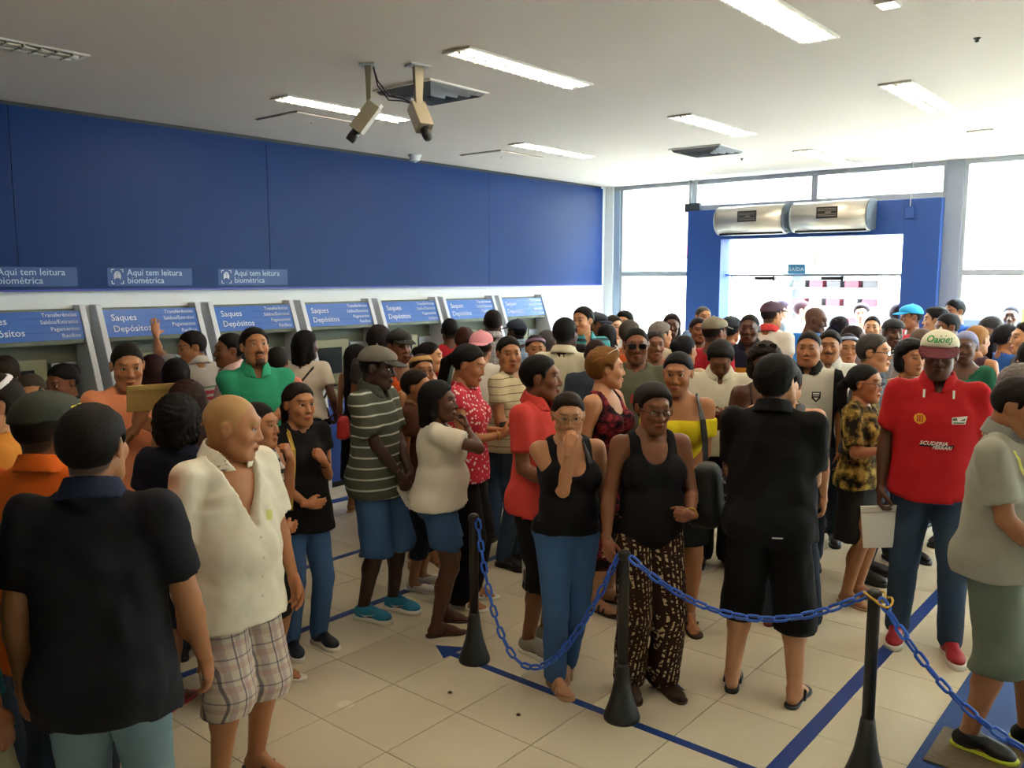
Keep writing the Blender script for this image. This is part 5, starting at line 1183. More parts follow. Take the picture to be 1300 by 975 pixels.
person('woman with long loose dark hair in front of the first window', 853, 399, D=9.38, a=0, var='f2', skin='D', hair='long', hc='#211b1c', top='tee', tm=c('#4a4644'), bottom='jeans', bm=JD, sm=BLK, group=GF)
person('woman with pinned up black hair and a beige flounced top, back turned', 868, 426, D=6.89, a=155, ha=140, var='f2', skin='T', hair='bun', hc='#15131a', top='tee', tm=c('#c2a78a'), neck='wide', bottom='jeans', bm=JD, sm=BLK, group=GM)
person('man with a sunlit pale face in front of the blue door frame', 893, 389, D=10.10, a=25, var='m1', skin='T', hair='buzz', hc='#4a423e', top='tee', tm=c('#6d84a0'), bottom='jeans', bm=JD, sm=BLK, group=GF)
person('man with short hair in a maroon top, below the pale face at the blue frame', 887, 404, D=9.0, a=15, var='m2', skin='B', hair='short', hc='#241b1d', top='tee', tm=c('#4d2028'), neck='wide', bottom='jeans', bm=JD, sm=BLK, group=GF)
person('man in a tan cap and a red tee turned away', 907, 404, D=7.44, a=130, ha=135, var='m1', skin='B', hair='buzz', hc='#1a1313', cap='cap', cc='#7c745f', vc='#5f5a4c', top='tee', tm=c('#b01c2c'), bottom='jeans', bm=JD, sm=BLK, group=GF)
person('woman with black hair under a dark cap, back turned to the blue frame', 927, 403, D=8.55, a=170, ha=150, var='f1', skin='T', hair='longtied', hc='#10141c', cap='cap', cc='#1a2530', top='tee', tm=c('#a02438'), bottom='jeans', bm=JD, sm=BLK, group=GF)
whites = person('man in a white collared shirt looking down at a red notebook', 915, 429, D=6.3, a=4, ha=2, hp=34, var='m1', skin='B', w=1.08, hair='thick', hc='#110d0d', top='shirt', tm=c('#ddd8c2'), sl=.85, ts=1.2, loose=1.15, bottom='pants', bm=BK, sm=BLK, aR='phone', aL='phone', group=GM)
yellow = person('woman in a bright yellow off-shoulder top with a black bag strap', 863, 447, D=5.12, a=6, ha=-10, hp=6, var='f2', skin='T', w=1.2, bust=1.2, hair='bun', hc='#121014', top='off', tm=c('#d4c21a'), bottom='skirt', bm=BK, bhem=.55, shoe='flipflop', sm=BRN, aL='belly', aR='belly', group=GM)
tiger = person('man in a yellow and navy collared jersey facing the camera', 952, 399, D=7.71, a=-6, ha=-8, var='m2', skin='D', w=1.12, hair='buzz', hc='#181314', top='polo', tm=c('#c8922a','band',p=((1.36,1.6,'#1f2033'),(1.10,1.20,'#1f2033'))), collar=c('#1f2033'), bottom='jeans', bm=JD, sm=BLK, group=GF)
person('woman with curly brown hair and sunglasses pushed up, behind the black polo man', 972, 438, D=5.7, a=8, hp=6, var='f2', skin='D', w=1.1, hair='curlyf', hc='#1f1610', glasses='top', top='spag', tm=c('#3a2a24'), bottom='jeans', bm=JD, sm=BLK, group=GM)
tanker = person('man in a grey tank top and maroon clogs hidden behind the black polo man', 1000, 462, D=5.15, a=172, var='m4', skin='L', w=1.18, hair='short', hc='#15100e', top='tank', tm=c('#62666a'), neck='scoopb', bottom='jeans', bm=JD, shoe='clog', sm=l('#6e1a26'), feet=((-.05,.0,0),(.22,.02,0)), group=GQ)
person('man in a plum cap and a white tee with a red neckline at the doorway', 979, 384, D=8.75, a=150, ha=135, var='m1', skin='L', hair='buzz', hc='#2a2024', cap='cap', cc='#4c3648', top='tee', tm=c('#dcd6cc'), collar=c('#c43a3c'), bottom='jeans', bm=JD, sm=BLK, group=GF)
person('person in a grey plaid shirt outside the doorway beside the plum cap', 994, 381, D=11.60, a=100, var='m1', skin='P', hair='short', hc='#4b3d4c', top='shirt', tm=c('#aab4c4','plaid','#7f8da6','#c0c8d4','#66738c'), bottom='jeans', bm=JM, sm=BLK, group='people outside in the doorway')
person('person in pale pink with dark hair outside the doorway by the stall', 1019, 382, D=11.90, a=80, var='m1', skin='P', hair='short', hc='#4a3236', top='tee', tm=c('#e6c4c8'), bottom='jeans', bm=JM, sm=BLK, group='people outside in the doorway')
person('bald dark man in a bright blue tee looking down at the doorway', 1032, 389, D=8.84, a=140, ha=80, hp=14, var='m2', skin='D', w=1.08, hair=None, scalp=.3, hc='#1a1010', top='tee', tm=c('#2f7fd0'), bottom='jeans', bm=JD, sm=BLK, group=GF)
person('woman with flicked dark hair and an aqua top in the doorway', 1067, 402, D=9.10, a=130, var='f2', skin='D', hair='tail', hc='#1d1618', top='tee', tm=c('#86c4d0'), bottom='jeans', bm=JD, sm=BLK, group=GF)
person('pale young man with swept hair outside the doorway facing in', 1096, 386, D=11.50, a=-10, tilt=8, var='m1', skin='P', hair='thick', hc='#33282a', top='tee', tm=c('#e8dce0'), bottom='jeans', bm=JM, sm=BLK, group='people outside in the doorway')
jersey = person('young man in a white football jersey with black sleeves and emblems', 1028, 421, D=6.30, a=-6, ha=-8, var='m4', skin='T', w=1.05, hair='buzz', hc='#1b1310', top='tee', tm=c('#c8c6b8','sides','#14161c',p=(.185,)), sl=.75, ts=1.15, collar=c('#15161a'), bottom='jeans', bm=JD, sm=BLK, group=GM)
person('man with a moustache and thick brows in a white shirt beside the jersey', 1054, 420, D=6.87, a=-4, var='m2', skin='T', w=1.05, hair='short', hc='#15110f', beard='moustache', top='shirt', tm=c('#dadcd8'), bottom='jeans', bm=JD, sm=BLK, group=GM)
person('woman with a pale blue hair band and cream top beside the moustached man', 1077, 424, D=7.23, a=8, var='f1', skin='T', hair='tied', hc='#1c1517', band=('#8f9ab4',(.075,.014,.3)), top='tee', tm=c('#c9c0a8'), neck='wide', bottom='jeans', bm=JD, sm=BLK, group=GM)
person('person with a brown shaved head half hidden behind the pale blue hair band', 1084, 413, D=7.86, a=100, var='m3', skin='D', hair='buzz', hc='#231a1c', top='tee', tm=c('#6a5a66'), bottom='jeans', bm=JD, sm=BLK, group=GF)
person('man with very heavy black brows facing in before the doorway', 1108, 401, D=9.30, a=-4, var='m1', skin='L', hair='buzz', hc='#15100f', top='tee', tm=c('#d0cac4'), bottom='jeans', bm=JD, sm=BLK, group=GF)
person('man in a black beret-like cap behind the grey haired man', 1134, 406, D=8.04, a=18, ha=22, var='m3', skin='D', hair='buzz', hc='#120e10', cap='beanie', cc='#15131a', top='tee', tm=c('#7c8088'), bottom='jeans', bm=JD, sm=BLK, group=GF)
older = person('older man with grey hair and glasses in profile, slate tee', 1110, 425, D=6.0, a=80, ha=72, var='m4', skin='L', w=1.1, hair='short', hc='#3f3b38', glasses='dark', top='tee', tm=c('#4f5863'), bottom='jeans', bm=JD, sm=BLK, group=GM)
person('woman with a black curly bob and thin rust straps beside the red polo man', 1158, 434, D=6.4, a=38, ha=34, var='f2', skin='T', hair='curlyf', hc='#0d0b0d', top='spag', tm=c('#6d2a22'), bottom='jeans', bm=JD, sm=BLK, group=GM)
person('person with a brown head seen from behind the blue door frame side, dark top', 1141, 387, D=10.60, a=165, var='m1', skin='B', hair='thick', hc='#3a2c34', top='tee', tm=c('#b7a9b4'), bottom='jeans', bm=JD, sm=BLK, group=GF)
person('man in a bright cyan cap and a red tee by the blue door frame', 1158, 388, D=9.57, a=-60, ha=-65, var='m1', skin='B', hair='buzz', hc='#1a1616', cap='cap', cc='#2aa6dc', top='tee', tm=c('#c22834'), bottom='jeans', bm=JD, sm=BLK, group=GF)
person('man with thick black hair in sharp profile before the blue door frame', 1189, 391, D=8.90, a=-85, var='m1', skin='L', hair='thick', hc='#17151a', top='tee', tm=c('#c9c4c0'), bottom='jeans', bm=JD, sm=BLK, group=GF)
person('tall man in a royal blue tee with dark hair by the grey column', 1214, 380, D=9.53, a=-50, ha=-45, hp=8, var='m1', skin='B', w=1.08, hair='short', hc='#141318', beard='stubble', top='tee', tm=c('#2456a8'), bottom='jeans', bm=JD, sm=BLK, group=GF)
person('shorter person with dark hair below the royal blue tee', 1206, 398, D=8.30, a=-60, hp=10, var='m3', skin='B', hair='short', hc='#16151c', top='tee', tm=c('#7f9cc0'), bottom='jeans', bm=JD, sm=BLK, group=GF)
person('man with a shaved head facing in by the far window edge, charcoal top', 1284, 388, D=10.20, a=-6, var='m2', skin='D', hair='buzz', hc='#1e1a1e', beard='stubble', top='tee', tm=c('#3f3a44'), bottom='jeans', bm=JD, sm=BLK, group=GF)
person('man with brown-black hair looking down under the far window', 1262, 401, D=8.60, a=-35, hp=26, var='m1', skin='B', hair='thick', hc='#221a1a', top='tee', tm=c('#2e2a30'), bottom='jeans', bm=JD, sm=BLK, group=GF)
blond = person('woman with a blond ponytail held by a red scrunchie', 1241, 414, D=7.5, a=150, ha=140, var='f1', skin='T', hair='tail', hc='#94683a', top='tank', tm=c('#4c2f3c'), bottom='jeans', bm=JD, sm=BLK, group=GM)
person('dark skinned woman with a lavender head wrap and a green top', 1227, 421, D=6.75, a=-8, var='f2', skin='D', hair='tied', hc='#8a8fb4', top='tee', neck='wide', tm=c('#1f5a44'), bottom='jeans', bm=JD, sm=BLK, group=GM)
person('woman with tied black hair in a blue tee behind the black shirt at the edge', 1279, 412, D=7.60, a=130, ha=110, var='f1', skin='T', hair='tail', hc='#14121a', top='tee', tm=c('#2f62b8'), bottom='jeans', bm=JD, sm=BLK, group=GM)
person('woman with a pale earring and dark hair cut by the picture edge', 1306, 409, D=6.8, a=-70, var='f1', skin='L', hair='long', hc='#141015', earring=True, top='tee', tm=c('#3a3440'), bottom='jeans', bm=JD, sm=BLK, group=GM)
person('person in a sleeveless black top with a bare pale arm at the picture edge', 1312, 432, D=6.00, a=165, var='f3', skin='L', w=1.12, hair='tied', hc='#1a1518', top='tank', tm=BK, neck='scoopb', bottom='jeans', bm=JD, sm=BLK, group=GM)
person('grey curly haired person right behind the light grey polo man', 1300, 466, D=4.90, a=100, var='f3', skin='L', hair='curly', hc='#6a6562', top='tee', tm=c('#8a8480'), bottom='jeans', bm=JD, sm=BLK, group=GQ)
person('person with light brown hair just behind the flat-brim cap', 1171, 419, D=7.30, a=170, var='f1', skin='L', hair='bob', hc='#57443a', top='tee', tm=c('#94898a'), bottom='jeans', bm=JD, sm=BLK, group=GM)

# ================================================================ EMBLEMS, BAGS, PAPERS, POSTS AND CHAINS
def PM(p): return Matrix.Translation((p['P'][0], p['P'][1], 0)) @ Matrix.Rotation(p['rz'], 4, 'Z')
def handw(p, sd):
    S, E_, T, fd, pm, curl = p['arms'][sd]; M = frame_mat(T*p['s'], fd, -pm); return PM(p) @ Matrix(M.tolist())
def project(p, me, name, m, x, z, parent=None, off=.0025, back=False, scale=1.):
    """lay a flat print (x right as the viewer reads it, y up) onto the front of the shirt"""
    bm = bmesh.new(); bm.from_mesh(me); bmesh.ops.triangulate(bm, faces=bm.faces)
    bmesh.ops.subdivide_edges(bm, edges=[e for e in bm.edges if e.calc_length() > .03], cuts=2)
    sg = 1 if back else -1; ok = True
    for v in bm.verts:
        vx, vz = x*p['s']+sg*v.co.x*scale, z*p['s']+v.co.y*scale
        h = surf(p['shirt'], (vx, -1 if back else 1, vz), (0,1,0) if back else (0,-1,0))
        if h is None: h = Vector((vx, .1, vz))
        v.co = (vx, h.y+(-off if back else off), vz)
    out = bpy.data.meshes.new(name); bm.to_mesh(out); bm.free(); out.materials.append(m); return link(name, out, p['shirt'])
def flat(polys):
    b = MB()
    for q in polys: b.add([(x,y,0) for x,y in q], [tuple(range(len(q)))])
    return b.mesh('print', M_ink)
M_pw = mat('print_white', '#e6e2dc', .7); M_pk = mat('print_black', '#17181c', .7); M_py = mat('print_yellow', '#e0a51c', .7); M_pr = mat('print_red', '#b8302c', .7); M_pg = mat('print_green', '#2f8a4a', .7); M_po = mat('print_olive', '#5d6a4a', .7)
# red polo: yellow scallop badge, white badge, sponsor lettering over a black bar
shell = [(.030*math.cos(t)*(1+.06*math.cos(10*t)), .028*math.sin(t)*(1+.06*math.cos(10*t))) for t in np.linspace(-.6, math.pi+.6, 26)]+[(-.014,-.026),(0,-.032),(.014,-.026)]
project(redpolo, flat([shell]), 'shell_emblem', M_py, .085, 1.30)
project(redpolo, flat([[(q*.0035+x0, y0) for q, y0 in ((-1,-.020),(1,-.020),(1,.018),(-1,.018))] for x0 in (-.012,0,.012)]), 'emblem_rib', M_pr, .085, 1.30, off=.004)
project(redpolo, flat([[(-.034,-.022),(.034,-.022),(.044,.022),(-.034,.014)]]), 'badge', M_pw, -.098, 1.30)
project(redpolo, flat([[(-.031,-.004),(-.006,-.004),(-.010,.012),(-.031,.009)],[(-.028,-.018),(.030,-.018),(.030,-.011),(-.028,-.011)],[(.002,-.004),(.030,-.004),(.034,.010)]]), 'badge_mark', M_po, -.098, 1.30, off=.0045)
project(redpolo, flat([[(-.085,-.010),(.085,-.010),(.09,.004),(-.085,.004)]]), 'print_bar', M_pk, 0, 1.165)
project(redpolo, text_mesh('lettering', 'SCUDERIA', .030, M_pw, 'CENTER', shear=.3, extrude=0, bold=.0006), 'lettering', M_pw, .015, 1.165, off=.005)
project(redpolo, text_mesh('lettering', 'FERRARI', .026, M_pw, 'CENTER', shear=.3, extrude=0, bold=.0006), 'lettering', M_pw, -.025, 1.146, off=.005)
for sx in (-1,1): project(redpolo, flat([[(-.006,-.020),(.005,-.022),(.007,.022),(-.005,.022)]]), 'collar_trim', M_pw, sx*.070, 1.428, off=.010)
# lettering on the flat-brim cap
def cap_print(p, body, m, z, size, shear=.35, dx=0):
    me = text_mesh('lettering', body, size, m, 'CENTER', shear=shear, extrude=0, bold=.0012); cap_o = [o for o in p['root'].children if o.name.startswith('cap')][0]
    bm = bmesh.new(); bm.from_mesh(me); bmesh.ops.triangulate(bm, faces=bm.faces); bmesh.ops.subdivide_edges(bm, edges=[e for e in bm.edges if e.calc_length() > .012], cuts=1)
    Mi = p['head']
    for v in bm.verts:
        a = Mi @ Vector((-v.co.x+dx, .3, z+v.co.y)); d = (Mi.to_3x3() @ Vector((0,-1,0))).normalized(); h = surf(cap_o, a, d)
        v.co = (h-d*.002) if h else a
    bm.to_mesh(me); bm.free(); return link('lettering', me, cap_o)
cap_print(redpolo, 'Oakley', M_pg, .082, .044)
o = [q for q in orange['root'].children if q.name.startswith('cap')][0]
bb = MB()
for k in range(2):
    pts = [orange['head'] @ Vector((.062+.022*k, .070-.026*k, z)) for z in (.060, .085)]; dv = orange['head'].to_3x3() @ Vector((.006,-.012,0)); q = [pts[0]-dv, pts[0]+dv, pts[1]+dv, pts[1]-dv]
    nn = (orange['head'].to_3x3() @ Vector((.75,.6,.25))).normalized(); r_ = []
    for w_ in q:
        h = surf(o, w_+nn*.2, -nn); r_.append((h+nn*.003) if h else w_)
    bb.add(r_, [(0,1,2,3)])
bb.build('yellow_patch', mat('print_bright', '#e6d21a', .6), o)
# grey cap emblem
o = [q for q in striped['root'].children if q.name.startswith('cap')][0]
bb = MB(); q = []
for dx, dz in ((-.017,-.014),(.017,-.014),(.019,.012),(0,.02),(-.019,.012)):
    a = striped['head'] @ Vector((dx, .3, .092+dz)); d = (striped['head'].to_3x3() @ Vector((0,-1,0))).normalized(); h = surf(o, a, d); q.append((h-d*.003) if h else a)
bb.add(q, [(0,1,2,3,4)]); bb.build('cap_badge', mat('badge_red', '#c23a48', .6), o)
# football jersey: bird-like mark, crest and a lettered band
project(jersey, flat([[(-.03,-.035),(.0,-.02),(.028,.04),(.012,.03),(-.01,.03),(-.022,.0)],[(-.035,-.048),(.035,-.048),(.035,-.043),(-.035,-.043)]]), 'emblem', M_po, .07, 1.29)
project(jersey, flat([[(-.030,.035),(.030,.035),(.030,-.012),(0,-.040),(-.030,-.012)]]), 'crest', M_pk, -.075, 1.29)
project(jersey, flat([[(-.022,.027),(.022,.027),(.022,.018),(-.022,.018)],[(-.02,.010),(.02,.010),(.02,.004),(-.02,.004)],[(-.016,-.006),(.016,-.006),(0,-.026)]]), 'crest_mark', M_pw, -.075, 1.29, off=.0045)
project(jersey, flat([[(-.05,-.01),(-.03,.02),(-.005,.012),(.0,-.01)]]), 'print', M_pk, .05, 1.19)
project(sung, flat([[(-.05,-.03),(.045,-.045),(.05,.012),(.0,.04),(-.045,.03)]]), 'red_print', M_pr, -.01, 1.27)
project(white, flat([[(-.022,-.022),(.012,-.026),(.024,.010),(-.012,.020)]]), 'pocket_print', mat('print_lime', '#d6d67c', .7), -.085, 1.235)
project(greypolo, flat([[(-.007,-.05),(.007,-.05),(.007,.05),(-.007,.05)]]), 'yellow_stripe', mat('print_pale', '#d8d86a', .7), .13, 1.385); project(greypolo, flat([[(-.006,-.03),(.006,-.03),(.006,.03),(-.006,.03)]]), 'red_stripe', mat('print_coral', '#d85a48', .7), .10, 1.375)
project(blackpolo, flat([[(-.026,-.006),(.026,-.002),(.026,.006),(-.024,.002)]]), 'paper_edge', M_pw, .07, .90, back=True, off=.03)
# white swoosh on the teal trainers
for ch in striped['root'].children:
    if ch.name.startswith('shoe'):
        me = ch.data; xs = [v.co.x for v in me.vertices]; cx = (min(xs)+max(xs))/2; b = MB()
        for sx in (1,):
            q = []
            for y, z in ((-.01,.050),(.02,.034),(.10,.060),(.02,.046),(.0,.052)):
                y0 = sum(v.co.y for v in me.vertices)/len(me.vertices)-.05; h = surf(ch, Vector((cx+sx*.3, y0+y, z)), (-sx,0,0)); q.append((h.x+sx*.003 if h else cx+sx*.05, y0+y, z))
            b.add(q, [(0,1,2,3,4)])
        b.build('swoosh', M_pw, ch)
# side stripe on the coral man's black shorts
for ch in coral['root'].children:
    if ch.name.startswith('shorts'):
        b = MB(); q = []
        for y, z in ((-.03,.42),(.02,.42),(.03,.56),(.0,.60)):
            h = surf(ch, Vector((.6,y,z))*coral['s'], (-1,0,0)); q.append((h.x+.004 if h else .25, y*coral['s'], z*coral['s']))
        b.add(q, [(0,1,2,3)]); b.build('white_stripe', mat('stripe_grey', '#b9bcb2', .7), ch)
# necklace of the woman in the black tank
b = MB(); s_ = tanktop['s']
ring = []
for t in np.linspace(math.pi*1.06, math.pi*1.94, 15):
    x, z = .068*math.cos(t), 1.435+.115*math.sin(t)
    ring.append(Vector((x, .035+.062*(-math.sin(t))**1.2+.005, z))*s_)
b.tube(ring, .0016, 5); mid = ring[7]; b.tube([mid+Vector((0,.003,.004)), mid+Vector((0,.004,-.016))], .005, 6)
b.build('necklace', mat('silver', '#dcdcdc', .2, metal=1), tanktop['root'])
M_gold = mat('gold_metal', '#c9a24a', .3, metal=.9)
def bracelet(p, sd, m, r=.031):
    S, E_, T, fd, pm, cu = p['arms'][sd]; ax = nrm(T-E_); o = (T-ax*.025)*p['s']; b = MB(); u = nrm(np.cross(ax, v3(.3,.5,.8))); w = np.cross(ax, u)
    b.tube([o+(u*math.cos(t)+w*math.sin(t))*r*p['s'] for t in np.linspace(0,2*math.pi,17)[:-1]], .0045, 6, closed=True); b.build('watch' if m is M_gold else 'bracelet', m, p['root'])
bracelet(tanktop, -1, M_gold); bracelet(strapw, -1, M_black); bracelet(redflor, 1, M_gold)
# ---------------------------------------------------------------- things held in the hand
M_paper = mat('paper_white', '#e6e3da', .8); M_env = mat('paper_brown', '#a98a4e', .75, var=.1, vscale=9)
def held(name, label, cat, M, parts):
    r = tag(empty(name), label, cat); r.matrix_world = M
    for nm, lo, hi, m, bv in parts:
        b = MB(); b.box(lo, hi); b.build(nm, m, r, bevel=bv)
    return r
# brown envelope before the chin
Mp = PM(peach)
held('envelope', 'brown paper envelope held up in front of the man in the peach tee', 'envelope', Mp @ Matrix.Translation((-.045*peach['s'], .305*peach['s'], 1.47*peach['s'])) @ Matrix.Rotation(R(-12),4,'X'), [('sleeve',(-.125,-.004,-.075),(.125,.004,.075),M_env,.0015),('flap',(-.125,.004,.045),(.125,.008,.075),mat('paper_flap','#b39a58',.75),.001)])
H_ = handw(striped, 1)
held('paper_slip', 'folded white paper hanging from the clasped hands above the denim shorts', 'paper', H_ @ Matrix.Translation((0,.13,-.035)) @ Matrix.Rotation(R(12),4,'Y'), [('sheet',(-.05,-.06,-.002),(.05,.12,.002),M_paper,0),('fold',(-.045,-.05,.004),(.055,.09,.007),M_paper,0)])
H_ = handw(redpolo, 1)
held('paper_bag', 'white paper envelope in the hand of the red polo man', 'envelope', PM(redpolo) @ Matrix.Translation((.245*redpolo['s'], .07, .665*redpolo['s'])) @ Matrix.Rotation(R(8),4,'Z') @ Matrix.Rotation(R(6),4,'Y'), [('sleeve',(-.10,-.006,-.11),(.10,.006,.14),M_paper,.002),('seam',(-.10,.006,.10),(.10,.008,.105),mat('paper_seam','#b9b5aa',.8),0)])
H_ = handw(camo, 1)
held('paper_sheets', 'bundle of white papers held against the camouflage blouse', 'paper', PM(camo) @ Matrix.Translation((-.03,.25*camo['s'],1.40*camo['s'])) @ Matrix.Rotation(R(-25),4,'X') @ Matrix.Rotation(R(14),4,'Y'), [('sheet',(-.10,-.002,-.13),(.10,.001,.13),M_paper,0),('sheet',(-.095,.003,-.12),(.105,.005,.135),M_paper,0)])
H_ = handw(redflor, 1)
held('phone', 'dark mobile phone in the hands of the red flowered top', 'phone', H_ @ Matrix.Translation((.0,.085,-.045)) @ Matrix.Rotation(R(20),4,'X'), [('case',(-.034,-.07,-.005),(.034,.07,.004),M_black,.004),('screen',(-.031,-.062,.004),(.031,.062,.005),M_dark,0)])
held('notebook', 'dark red notebook held by the man in the white collared shirt', 'notebook', PM(whites) @ Matrix.Translation((-.02,.31*whites['s'],1.16*whites['s'])) @ Matrix.Rotation(R(-35),4,'X'), [('cover',(-.11,-.008,-.075),(.11,.008,.075),mat('book_red','#5c1a22',.6),.003),('page',(-.105,-.006,-.07),(.113,.005,.07),M_paper,0)])
held('folder', 'red folder under the arm of the woman in the flowered dress', 'folder', PM(flor) @ Matrix.Translation((-.20*flor['s'],.20*flor['s'],1.17*flor['s'])) @ Matrix.Rotation(R(25),4,'Z') @ Matrix.Rotation(R(15),4,'X'), [('cover',(-.12,-.008,-.10),(.12,.008,.10),mat('folder_red','#a3222a',.5),.003),('sheet',(-.115,-.004,-.095),(.125,.004,.095),M_paper,0)])
# ---------------------------------------------------------------- bags
def strap_path(p, pts, wd, m, parent, name='strap'):
    """flat strap through points given in the wearer's own frame"""
    b = MB(); P_ = [Vector(q)*p['s'] for q in pts]; v = []
    for i, q in enumerate(P_):
        t = (P_[min(i+1,len(P_)-1)]-P_[max(i-1,0)]).normalized(); nn = Vector((q.x*.4, q.y, .0)); nn = nn.normalized() if nn.length > .01 else Vector((0,0,1))
        sd = t.cross(nn).normalized()*wd/2; th = nn*.0035; v += [q-sd-th, q+sd-th, q+sd+th, q-sd+th]
    f = []
    for i in range(len(P_)-1):
        for k in range(4): f.append((i*4+k, i*4+(k+1)%4, i*4+4+(k+1)%4, i*4+4+k))
    n = len(v); f += [(3,2,1,0),(n-4,n-3,n-2,n-1)]
    b.add(v, f); return b.build(name, m, parent)
def bag(p, name, label, cat, m, c0, size, strap, wd=.02, sm_=None, rz=0):
    r = tag(empty(name), label, cat); r.matrix_world = PM(p); s = p['s']
    hx, hy, hz = size; rr_ = min(hx,hy,hz)*.75; F = Field((-hx-.03,-hy-.03,-hz-.03),(hx+.03,hy+.03,hz+.03), .012); X, Y, Z = F.grid()
    u, v, w_ = np.abs(X)*(1+.5*np.clip(Z/hz,-1,1)*.4)-(hx-rr_), np.abs(Y)*(1+.2*np.clip(Z/hz,-1,1))-(hy-rr_), np.abs(Z)-(hz-rr_)
    F.D = (np.sqrt(np.maximum(u,0)**2+np.maximum(v,0)**2+np.maximum(w_,0)**2)-rr_+np.minimum(np.maximum(np.maximum(u,v),w_),0)).astype(f4); F.folds(.004, 5, 2.); V_, Q_ = F.mesh(); me = mesh_np('pouch', V_, Q_, m)
    o = link('pouch', me, r); o.location = Vector(c0)*s; o.rotation_euler = (0,0,rz)
    b = MB(); b.box((-hx*.8,hy+.001,-.004),(hx*.8,hy+.006,.004)); q = b.build('zip', M_alu, r); q.location = Vector(c0)*s+Vector((0,0,hz*.4)); q.rotation_euler = (0,0,rz)
    if strap: strap_path(p, strap, wd, sm_ or m, r)
    return r
def over(x, z0, z1, yf=.135, yb=-.15, zt=1.48): return [(x*1.2,yf*.9,z0),(x*1.05,yf+.01,1.25),(x*.95,yf-.01,1.36),(x*.85,.055,1.452),(x*.85,-.02,zt),(x*.85,-.10,1.42),(x*1.0,yb,1.25),(x*1.2,yb*.9,z1)]
MBK = mat('bag_black','#131317',.5)
bag(strapw, 'shoulder_bag', 'dark shoulder bag on a yellow strap worn by the woman in the black tee', 'bag', MBK, (.29,-.08,.86), (.06,.13,.11), over(.115,.98,.98,.155,-.15), .022, mat('strap_yellow','#b99b3c',.6), .2)
bag(yellow, 'handbag', 'black shiny handbag hanging by its strap from the yellow top', 'bag', mat('bag_gloss','#141316',.25), (-.26,.06,.86), (.05,.15,.13), over(-.135,.98,.98,.165,-.16), .035, MBK, 0)
bag(lace, 'shoulder_bag', 'small dark bag carried on the thin strap across the lace blouse', 'bag', MBK, (.05,.25,.95), (.10,.035,.08), [(.06,.23,1.02),(.16,.15,1.2),(.17,.04,1.38),(.12,-.03,1.475),(.09,-.10,1.43),(-.03,-.155,1.28),(-.16,-.14,1.08),(-.20,.05,1.0),(-.02,.23,1.0)], .018)
bag(phones, 'rucksack', 'black rucksack worn over the orange top at the picture edge', 'bag', MBK, (0,-.25,1.2), (.15,.085,.20), over(.10,1.1,1.1,.13,-.17), .05)
bag(blackpolo, 'rucksack', 'dark grey rucksack at the arm of the broad black polo man', 'bag', mat('bag_grey','#1c1d20',.7), (-.34,.08,1.0), (.08,.10,.17), None)
bag(lace, 'carrier_bag', 'small red carrier bag at the woman in the lace blouse', 'bag', mat('bag_red','#c0302c',.4), (.30,.15,.86), (.05,.08,.10), [(.27,.12,.98),(.27,.12,.92)], .02)
bag(jeansw, 'shoulder_bag', 'small bag hung behind the woman in jeans on a black strap', 'bag', MBK, (-.25,-.16,.98), (.05,.10,.09), over(-.10,1.0,1.02,.14,-.15), .024)
# ---------------------------------------------------------------- stanchions and blue plastic chains
M_post = mat('post_black', '#1b1a19', .42); M_chain = mat('chain_blue', '#2a60cc', .35)
posts = [(-3.135,3.42),(-2.145,3.41),(-1.055,3.64),(.25,3.30)]; PH = .84
def stanchion():
    r = empty('stanchion')
    b = MB(); b.lathe([(.088,0),(.090,.012),(.086,.025),(.070,.07),(.052,.13),(.040,.20),(.032,.265),(.028,.285)], 28); b.build('base', M_post, r)
    b = MB(); b.lathe([(.026,.27),(.026,PH-.02),(.022,PH-.01)], 20); b.build('pole', M_post, r)
    b = MB(); b.lathe([(.0275,PH-.03),(.030,PH-.022),(.030,PH),(.020,PH+.012)], 20); cp = b.build('cap', M_post, r)
    return r
st0 = stanchion()
labs = ['black chain post beside the heavy woman in the white top', 'black chain post the woman in the patterned trousers rests her hand on', 'black chain post with yellow hooks beside the broad black polo man', 'black chain post out of the picture by the grey polo man']
for k, (x, y) in enumerate(posts):
    o = st0 if k == 0 else copy_tree(st0); o.location = (x, y, 0); tag(o, labs[k], 'stanchion', 'black posts of the chain barrier')
    if k == 2:
        b = MB()
        for dz, dx in ((-.012,.0),(-.03,.03)):
            b.tube([(dx+.042*math.cos(t), .042*math.sin(t), PH+dz+.012*math.sin(2*t)) for t in np.linspace(0,2*math.pi,17)[:-1]], .005, 6, closed=True)
        b.build('hook', mat('hook_yellow', '#c99a1c', .4), o)
b = MB(); LL, LW, LR = .074, .040, .0068
pts = []
for t in np.linspace(-math.pi/2, math.pi/2, 6): pts.append(((LL/2-LW/2)+math.cos(t)*(LW/2-LR), math.sin(t)*(LW/2-LR), 0))
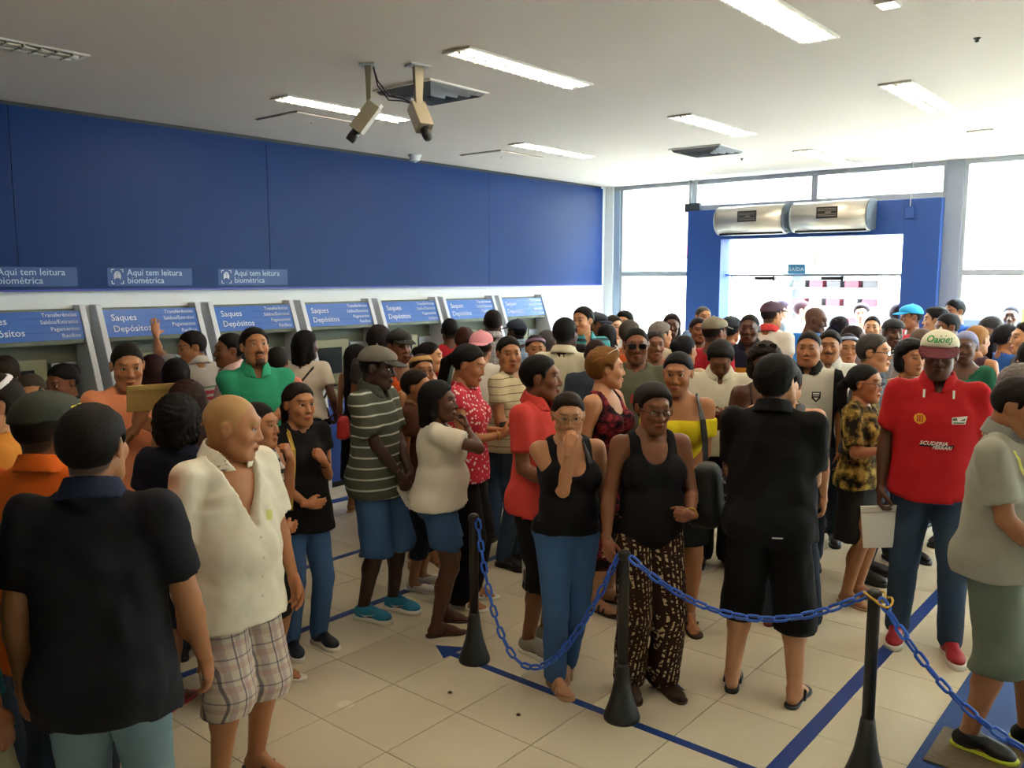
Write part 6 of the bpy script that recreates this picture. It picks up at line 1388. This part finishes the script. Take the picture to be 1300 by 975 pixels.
for t in np.linspace(math.pi/2, 1.5*math.pi, 6): pts.append((-(LL/2-LW/2)+math.cos(t)*(LW/2-LR), math.sin(t)*(LW/2-LR), 0))
b.tube(pts, LR, 6, closed=True, up=(0,0,1)); link_me = b.mesh('chain_link', M_chain)
def chain(p0, p1, sag, lab, skew=0, bow=0):
    r = tag(empty('chain', p0), lab, 'chain', 'blue plastic chains of the barrier')
    p0 = Vector(p0); p1 = Vector(p1); N = 200
    pt = [p0.lerp(p1, t)+Vector((0,-4*bow*t*(1-t),-4*sag*t*(1-t)*(1+skew*(t-.5)))) for t in [i/N for i in range(N+1)]]
    ln = [0]
    for a, q in zip(pt[:-1], pt[1:]): ln.append(ln[-1]+(q-a).length)
    step = LL-2*LR*1.15; n = int(ln[-1]/step); step = ln[-1]/n
    for k in range(n):
        d = (k+.5)*step; i = max(j for j in range(N) if ln[j] <= d); f = (d-ln[i])/(ln[i+1]-ln[i]); c_ = pt[i].lerp(pt[i+1], f); t = (pt[i+1]-pt[i]).normalized()
        M = t.to_track_quat('X', 'Z').to_matrix().to_4x4() @ Matrix.Rotation(R(90*(k % 2)+rnd.uniform(20,45)), 4, 'X')
        o = link('chain_link', link_me, r); o.matrix_local = Matrix.Translation(c_-p0) @ M
    return r
tp = [(x, y, PH-.012) for x, y in posts]
chain((tp[0][0]+.03,tp[0][1],tp[0][2]), (tp[1][0]-.03,tp[1][1],tp[1][2]), .66, 'blue chain hanging low in front of the woman in jeans', bow=.14)
chain((tp[1][0]+.03,tp[1][1],tp[1][2]), (tp[2][0]-.03,tp[2][1],tp[2][2]), .20, 'blue chain in front of the broad black polo man')
chain((tp[2][0]+.03,tp[2][1]-.02,tp[2][2]), (tp[3][0]-.02,tp[3][1]+.03,tp[3][2]), .40, 'blue chain running to the picture edge past the yellow trainers')
# the scrunchie is worn, so it belongs to the blond woman
b = MB(); b.tube([blond['head'] @ Vector((.026*math.cos(t), -.128+.012*math.sin(t), .012+.026*math.sin(t))) for t in np.linspace(0,2*math.pi,15)[:-1]], .013, 7, closed=True); b.build('scrunchie', mat('scrunchie_red', '#d8402c', .7), blond['root'])
